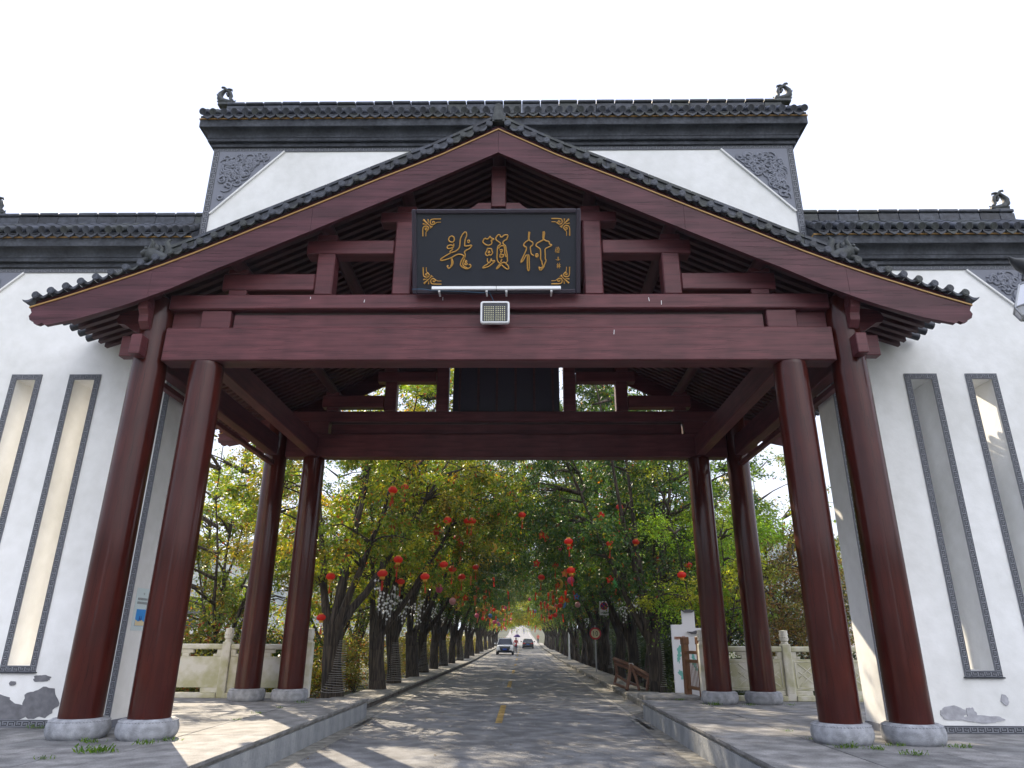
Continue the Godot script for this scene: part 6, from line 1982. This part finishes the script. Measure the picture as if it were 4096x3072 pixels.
	for k in 3: tie.tube(PackedVector3Array([Vector3(0.44, 0.66, -0.53), Vector3(0.42, 0.80, -0.50), Vector3(0.54, 0.80, -0.43), Vector3(0.56, 0.64, -0.42 + 0.02 * k)]), PackedFloat32Array([0.012]), 5)
	part("tie", tie, M.white_metal, lb)
	# notice on the inner side of the left wall
	var nt := thing("notice", "pale notice with two text lines and a blue holiday picture on the left gate jamb", "poster", Vector3(-5.866, 1.40, -1.455), PI / 2)
	boxpart("sheet", Vector3(0, 0.33, 0), Vector3(0.46, 0.66, 0.006), M.poster_paper, nt, 0.001)
	boxpart("picture", Vector3(0, 0.20, 0.0045), Vector3(0.30, 0.26, 0.003), M.poster_blue, nt, 0.0)
	var sn := MB.new()
	sn.prism(p2([-0.15, 0.075, 0.15, 0.075, 0.15, 0.13, 0.05, 0.165, -0.06, 0.14, -0.15, 0.17]), 0.006, 0.0072, false)
	part("sand", sn, M.sign_cream, nt)
	var fig := MB.new()
	for e: float in [-0.03, 0.02]: fig.prism(blob(Vector2(e, 0.185), Vector2(0.013, 0.035), 5), 0.0072, 0.0085, false)
	part("figures", fig, M.sign_blue, nt)
	var wv := MB.new()
	for r in 2:
		for k in 8:
			glyph(wv, [[-0.4, 0.4, 0.4, 0.4, 0.4, -0.4], [-0.4, 0.0, 0.3, 0.0], [-0.3, 0.4, -0.35, -0.5], [0, 0.5, 0, -0.4], [-0.3, -0.45, 0.4, -0.45]], Vector3(-0.155 + k * 0.044, 0.49 - r * 0.06, 0.005), 0.036, 0.004)
	glyph(wv, [[-0.4, 0.3, 0.4, 0.3, 0.3, -0.1, 0.0, -0.4, -0.3, -0.1, -0.4, 0.3]], Vector3(0, 0.575, 0.005), 0.04, 0.004)
	part("text_line", wv, M.steel, nt)
	# lantern hung from a dragon-headed bracket, at the right edge of the view
	var sl := thing("street_lantern", "hanging glass street lantern on a dark dragon headed bracket at the right edge", "street lamp", Vector3(7.98, -0.0, 1.0))
	var ps := MB.new()
	ps.lathe(p2([0.0, 0.0, 0.22, 0.0, 0.20, 0.25, 0.12, 0.40, 0.10, 5.5, 0.08, 7.2, 0.0, 7.3]), 20, Transform3D(Basis(), Vector3(1.0, 0, 0)))
	part("post", ps, M.iron, sl)
	var dr := MB.new()
	dr.tube(PackedVector3Array([Vector3(1.0, 6.5, 0), Vector3(0.5, 6.55, 0), Vector3(0.25, 6.62, 0), Vector3(0.08, 6.74, 0), Vector3(-0.02, 6.80, 0), Vector3(-0.06, 6.86, 0)]), PackedFloat32Array([0.07, 0.09, 0.12, 0.11, 0.05, 0.012]), 10)
	dr.tube(PackedVector3Array([Vector3(0.22, 6.55, 0), Vector3(0.10, 6.52, 0), Vector3(0.05, 6.46, 0)]), PackedFloat32Array([0.07, 0.05, 0.02]), 8)
	dr.tube(PackedVector3Array([Vector3(0.25, 6.70, 0), Vector3(0.35, 6.85, 0), Vector3(0.30, 6.98, 0)]), PackedFloat32Array([0.06, 0.04, 0.01]), 7)
	part("dragon_bracket", dr, M.iron, sl)
	var fr := MB.new()
	var gl := MB.new()
	for k in 6:
		var a0 := TAU * k / 6
		var a1 := TAU * (k + 1) / 6
		var q0 := Vector3(cos(a0), 0, sin(a0))
		var q1 := Vector3(cos(a1), 0, sin(a1))
		var tq := Vector3(0.10, 6.38, 0)
		var m := Vector3(0.10, 6.0, 0)
		var e := Vector3(0.10, 5.86, 0)
		fr.tube(PackedVector3Array([tq + q0 * 0.12, m + q0 * 0.27, e + q0 * 0.20]), PackedFloat32Array([0.018]), 6)
		for z in [[tq, 0.12], [m, 0.27], [e, 0.20]]: fr.tube(PackedVector3Array([z[0] + q0 * z[1], z[0] + q1 * z[1]]), PackedFloat32Array([0.014]), 6)
		gl.quad_out(tq + q0 * 0.12, tq + q1 * 0.12, m + q1 * 0.27, m + q0 * 0.27, m)
		gl.quad_out(m + q0 * 0.27, m + q1 * 0.27, e + q1 * 0.20, e + q0 * 0.20, m)
	fr.tube(PackedVector3Array([Vector3(0.10, 6.38, 0), Vector3(0.10, 6.50, 0)]), PackedFloat32Array([0.03]), 8)
	part("lantern_frame", fr, M.steel, sl)
	part("lantern_panes", gl, M.sign_white, sl)
	# houses seen far off between the trunks
	var hs := [[34.0, -62.0, 7.0, 5.5, "white house with dark roof far off beyond the right columns"], [47.0, -80.0, 9.0, 6.0, "second white house farther off to the right"], [-38.0, -75.0, 9.0, 5.0, "white house far off beyond the left balustrade"], [-52.0, -90.0, 10.0, 6.0, "second white house farther off to the left"]]
	for q in hs:
		var h := thing("house", q[4], "house", Vector3(q[0], -1.0, q[1]), 0.3)
		boxpart("wall", Vector3(0, q[3] / 2, 0), Vector3(q[2], q[3], 6.0), M.house_wall, h, 0.0)
		var rf := MB.new()
		rf.prism(p2([-q[2] / 2 - 0.5, 0, q[2] / 2 + 0.5, 0, q[2] / 2 - 1.0, 1.6, -q[2] / 2 + 1.0, 1.6]), -3.5, 3.5)
		part("roof", rf, M.house_roof, h, Transform3D(Basis(), Vector3(0, q[3] + 0.005, 0)))
		for k in 3:
			for r in 2:
				var wd := boxpart("window", Vector3(-q[2] / 2 + q[2] * (k + 0.5) / 3, 1.5 + r * 2.4, 3.01), Vector3(1.2, 1.2, 0.06), M.sign_white, h, 0.0)
				boxpart("pane", Vector3(0, 0, 0.035), Vector3(1.0, 1.0, 0.02), M.dark_glass, wd, 0.0)

func sky_image() -> Image:
	# bright hazy air: blue away from the sun, a wide white glow round it
	var w := 512
	var h := 256
	var px := PackedFloat32Array()
	px.resize(w * h * 3)
	for y in h:
		var el := PI / 2 - PI * (y + 0.5) / h
		for x in w:
			var az := TAU * (x + 0.5) / w - PI
			var d := Vector3(sin(az) * cos(el), sin(el), -cos(az) * cos(el))
			var t := pow(1.0 - clampf(d.y, 0, 1), 2.6)
			var c := Vector3(0.55, 0.62, 0.87).lerp(Vector3(0.95, 1.0, 1.10), t)
			var a := rad_to_deg(acos(clampf(d.dot(SUN), -1, 1)))
			c += Vector3(1.10, 1.07, 1.02) * exp(-pow(a / 40.0, 1.5)) + Vector3(1.5, 1.45, 1.3) * exp(-pow(a / 13.0, 1.2))
			if d.y < 0: c = Vector3(0.30, 0.30, 0.28)
			var i := (y * w + x) * 3
			px[i] = c.x; px[i + 1] = c.y; px[i + 2] = c.z
	return Image.create_from_data(w, h, false, Image.FORMAT_RGBF, px.to_byte_array())

const SUN := Vector3(-0.4045, 0.5878, -0.7006)

func _ready() -> void:
	var cam := Camera3D.new()
	cam.name = "camera"
	cam.fov = 57.68
	cam.near = 0.05
	cam.far = 4000.0
	cam.position = Vector3(0.4135, 1.28, 10.528)
	cam.rotation = Vector3(0.3521, 0.0157, 0.0046)
	add_child(cam)
	cam.current = true
	var env := Environment.new()
	env.background_mode = Environment.BG_SKY
	var sky := Sky.new()
	var pan := PanoramaSkyMaterial.new()
	pan.panorama = ImageTexture.create_from_image(sky_image())
	sky.sky_material = pan
	env.sky = sky
	env.background_energy_multiplier = 0.84
	env.ambient_light_source = Environment.AMBIENT_SOURCE_SKY
	env.tonemap_mode = Environment.TONE_MAPPER_LINEAR
	env.tonemap_exposure = 2.05
	env.sdfgi_enabled = true
	env.ssao_enabled = true
	env.ssil_enabled = true
	env.fog_enabled = true
	env.fog_density = 0.00045
	env.fog_light_color = Color(0.86, 0.92, 1.0)
	var we := WorldEnvironment.new()
	we.name = "environment"
	we.environment = env
	add_child(we)
	var sun := DirectionalLight3D.new()
	sun.name = "sun"
	sun.light_energy = 1.6
	sun.light_color = Color(1.0, 0.93, 0.82)
	sun.light_angular_distance = 0.5
	sun.shadow_enabled = true
	add_child(sun)
	sun.look_at_from_position(SUN * 50.0, Vector3.ZERO, Vector3.UP)
	make_materials()
	terrain()
	platforms()
	pavements()
	pavilion()
	gate_wall()
	balustrade()
	plaque()
	signs()
	trees()
	festival()
	car("white_suv", "white SUV with dark grille driving towards the gate in the left lane", Vector3(-1.47, road_y(-71.0), -71.0), 0.0, M.car_white, true)
	car("black_sedan", "black saloon car with red tail lights driving away in the right lane", Vector3(1.27, road_y(-108.0), -108.0), PI, M.car_black, false)
	person("person in red top under a dark umbrella walking beside the white SUV", Vector3(-0.35, road_y(-76.0), -76.0), 0.0, Color(0.45, 0.03, 0.04), Color(0.03, 0.03, 0.05), 0.8, 0.0, false, true)
	person("person in white top and dark trousers, middle one on the sunlit hill road", Vector3(-1.4, road_y(-228.0), -228.0), 0.2, Color(0.6, 0.6, 0.6), Color(0.02, 0.02, 0.03), 0.9, 0.0)
	person("person in pale pink on the left of the sunlit hill road", Vector3(-3.1, road_y(-226.0), -226.0), 0.0, Color(0.6, 0.35, 0.33), Color(0.4, 0.3, 0.28), 0.6, 0.0, true)
	person("person in blue grey clothes walking on the right of the sunlit hill road", Vector3(0.9, road_y(-228.0), -228.0), -0.3, Color(0.22, 0.26, 0.34), Color(0.12, 0.14, 0.2), -0.9, 0.0)
	person("person in orange top standing at the right edge beyond the black car", Vector3(3.4, road_y(-132.0) + 0.1, -132.0), 0.0, Color(0.55, 0.10, 0.06), Color(0.05, 0.05, 0.08), 0.3, 0.0)
	weeds()
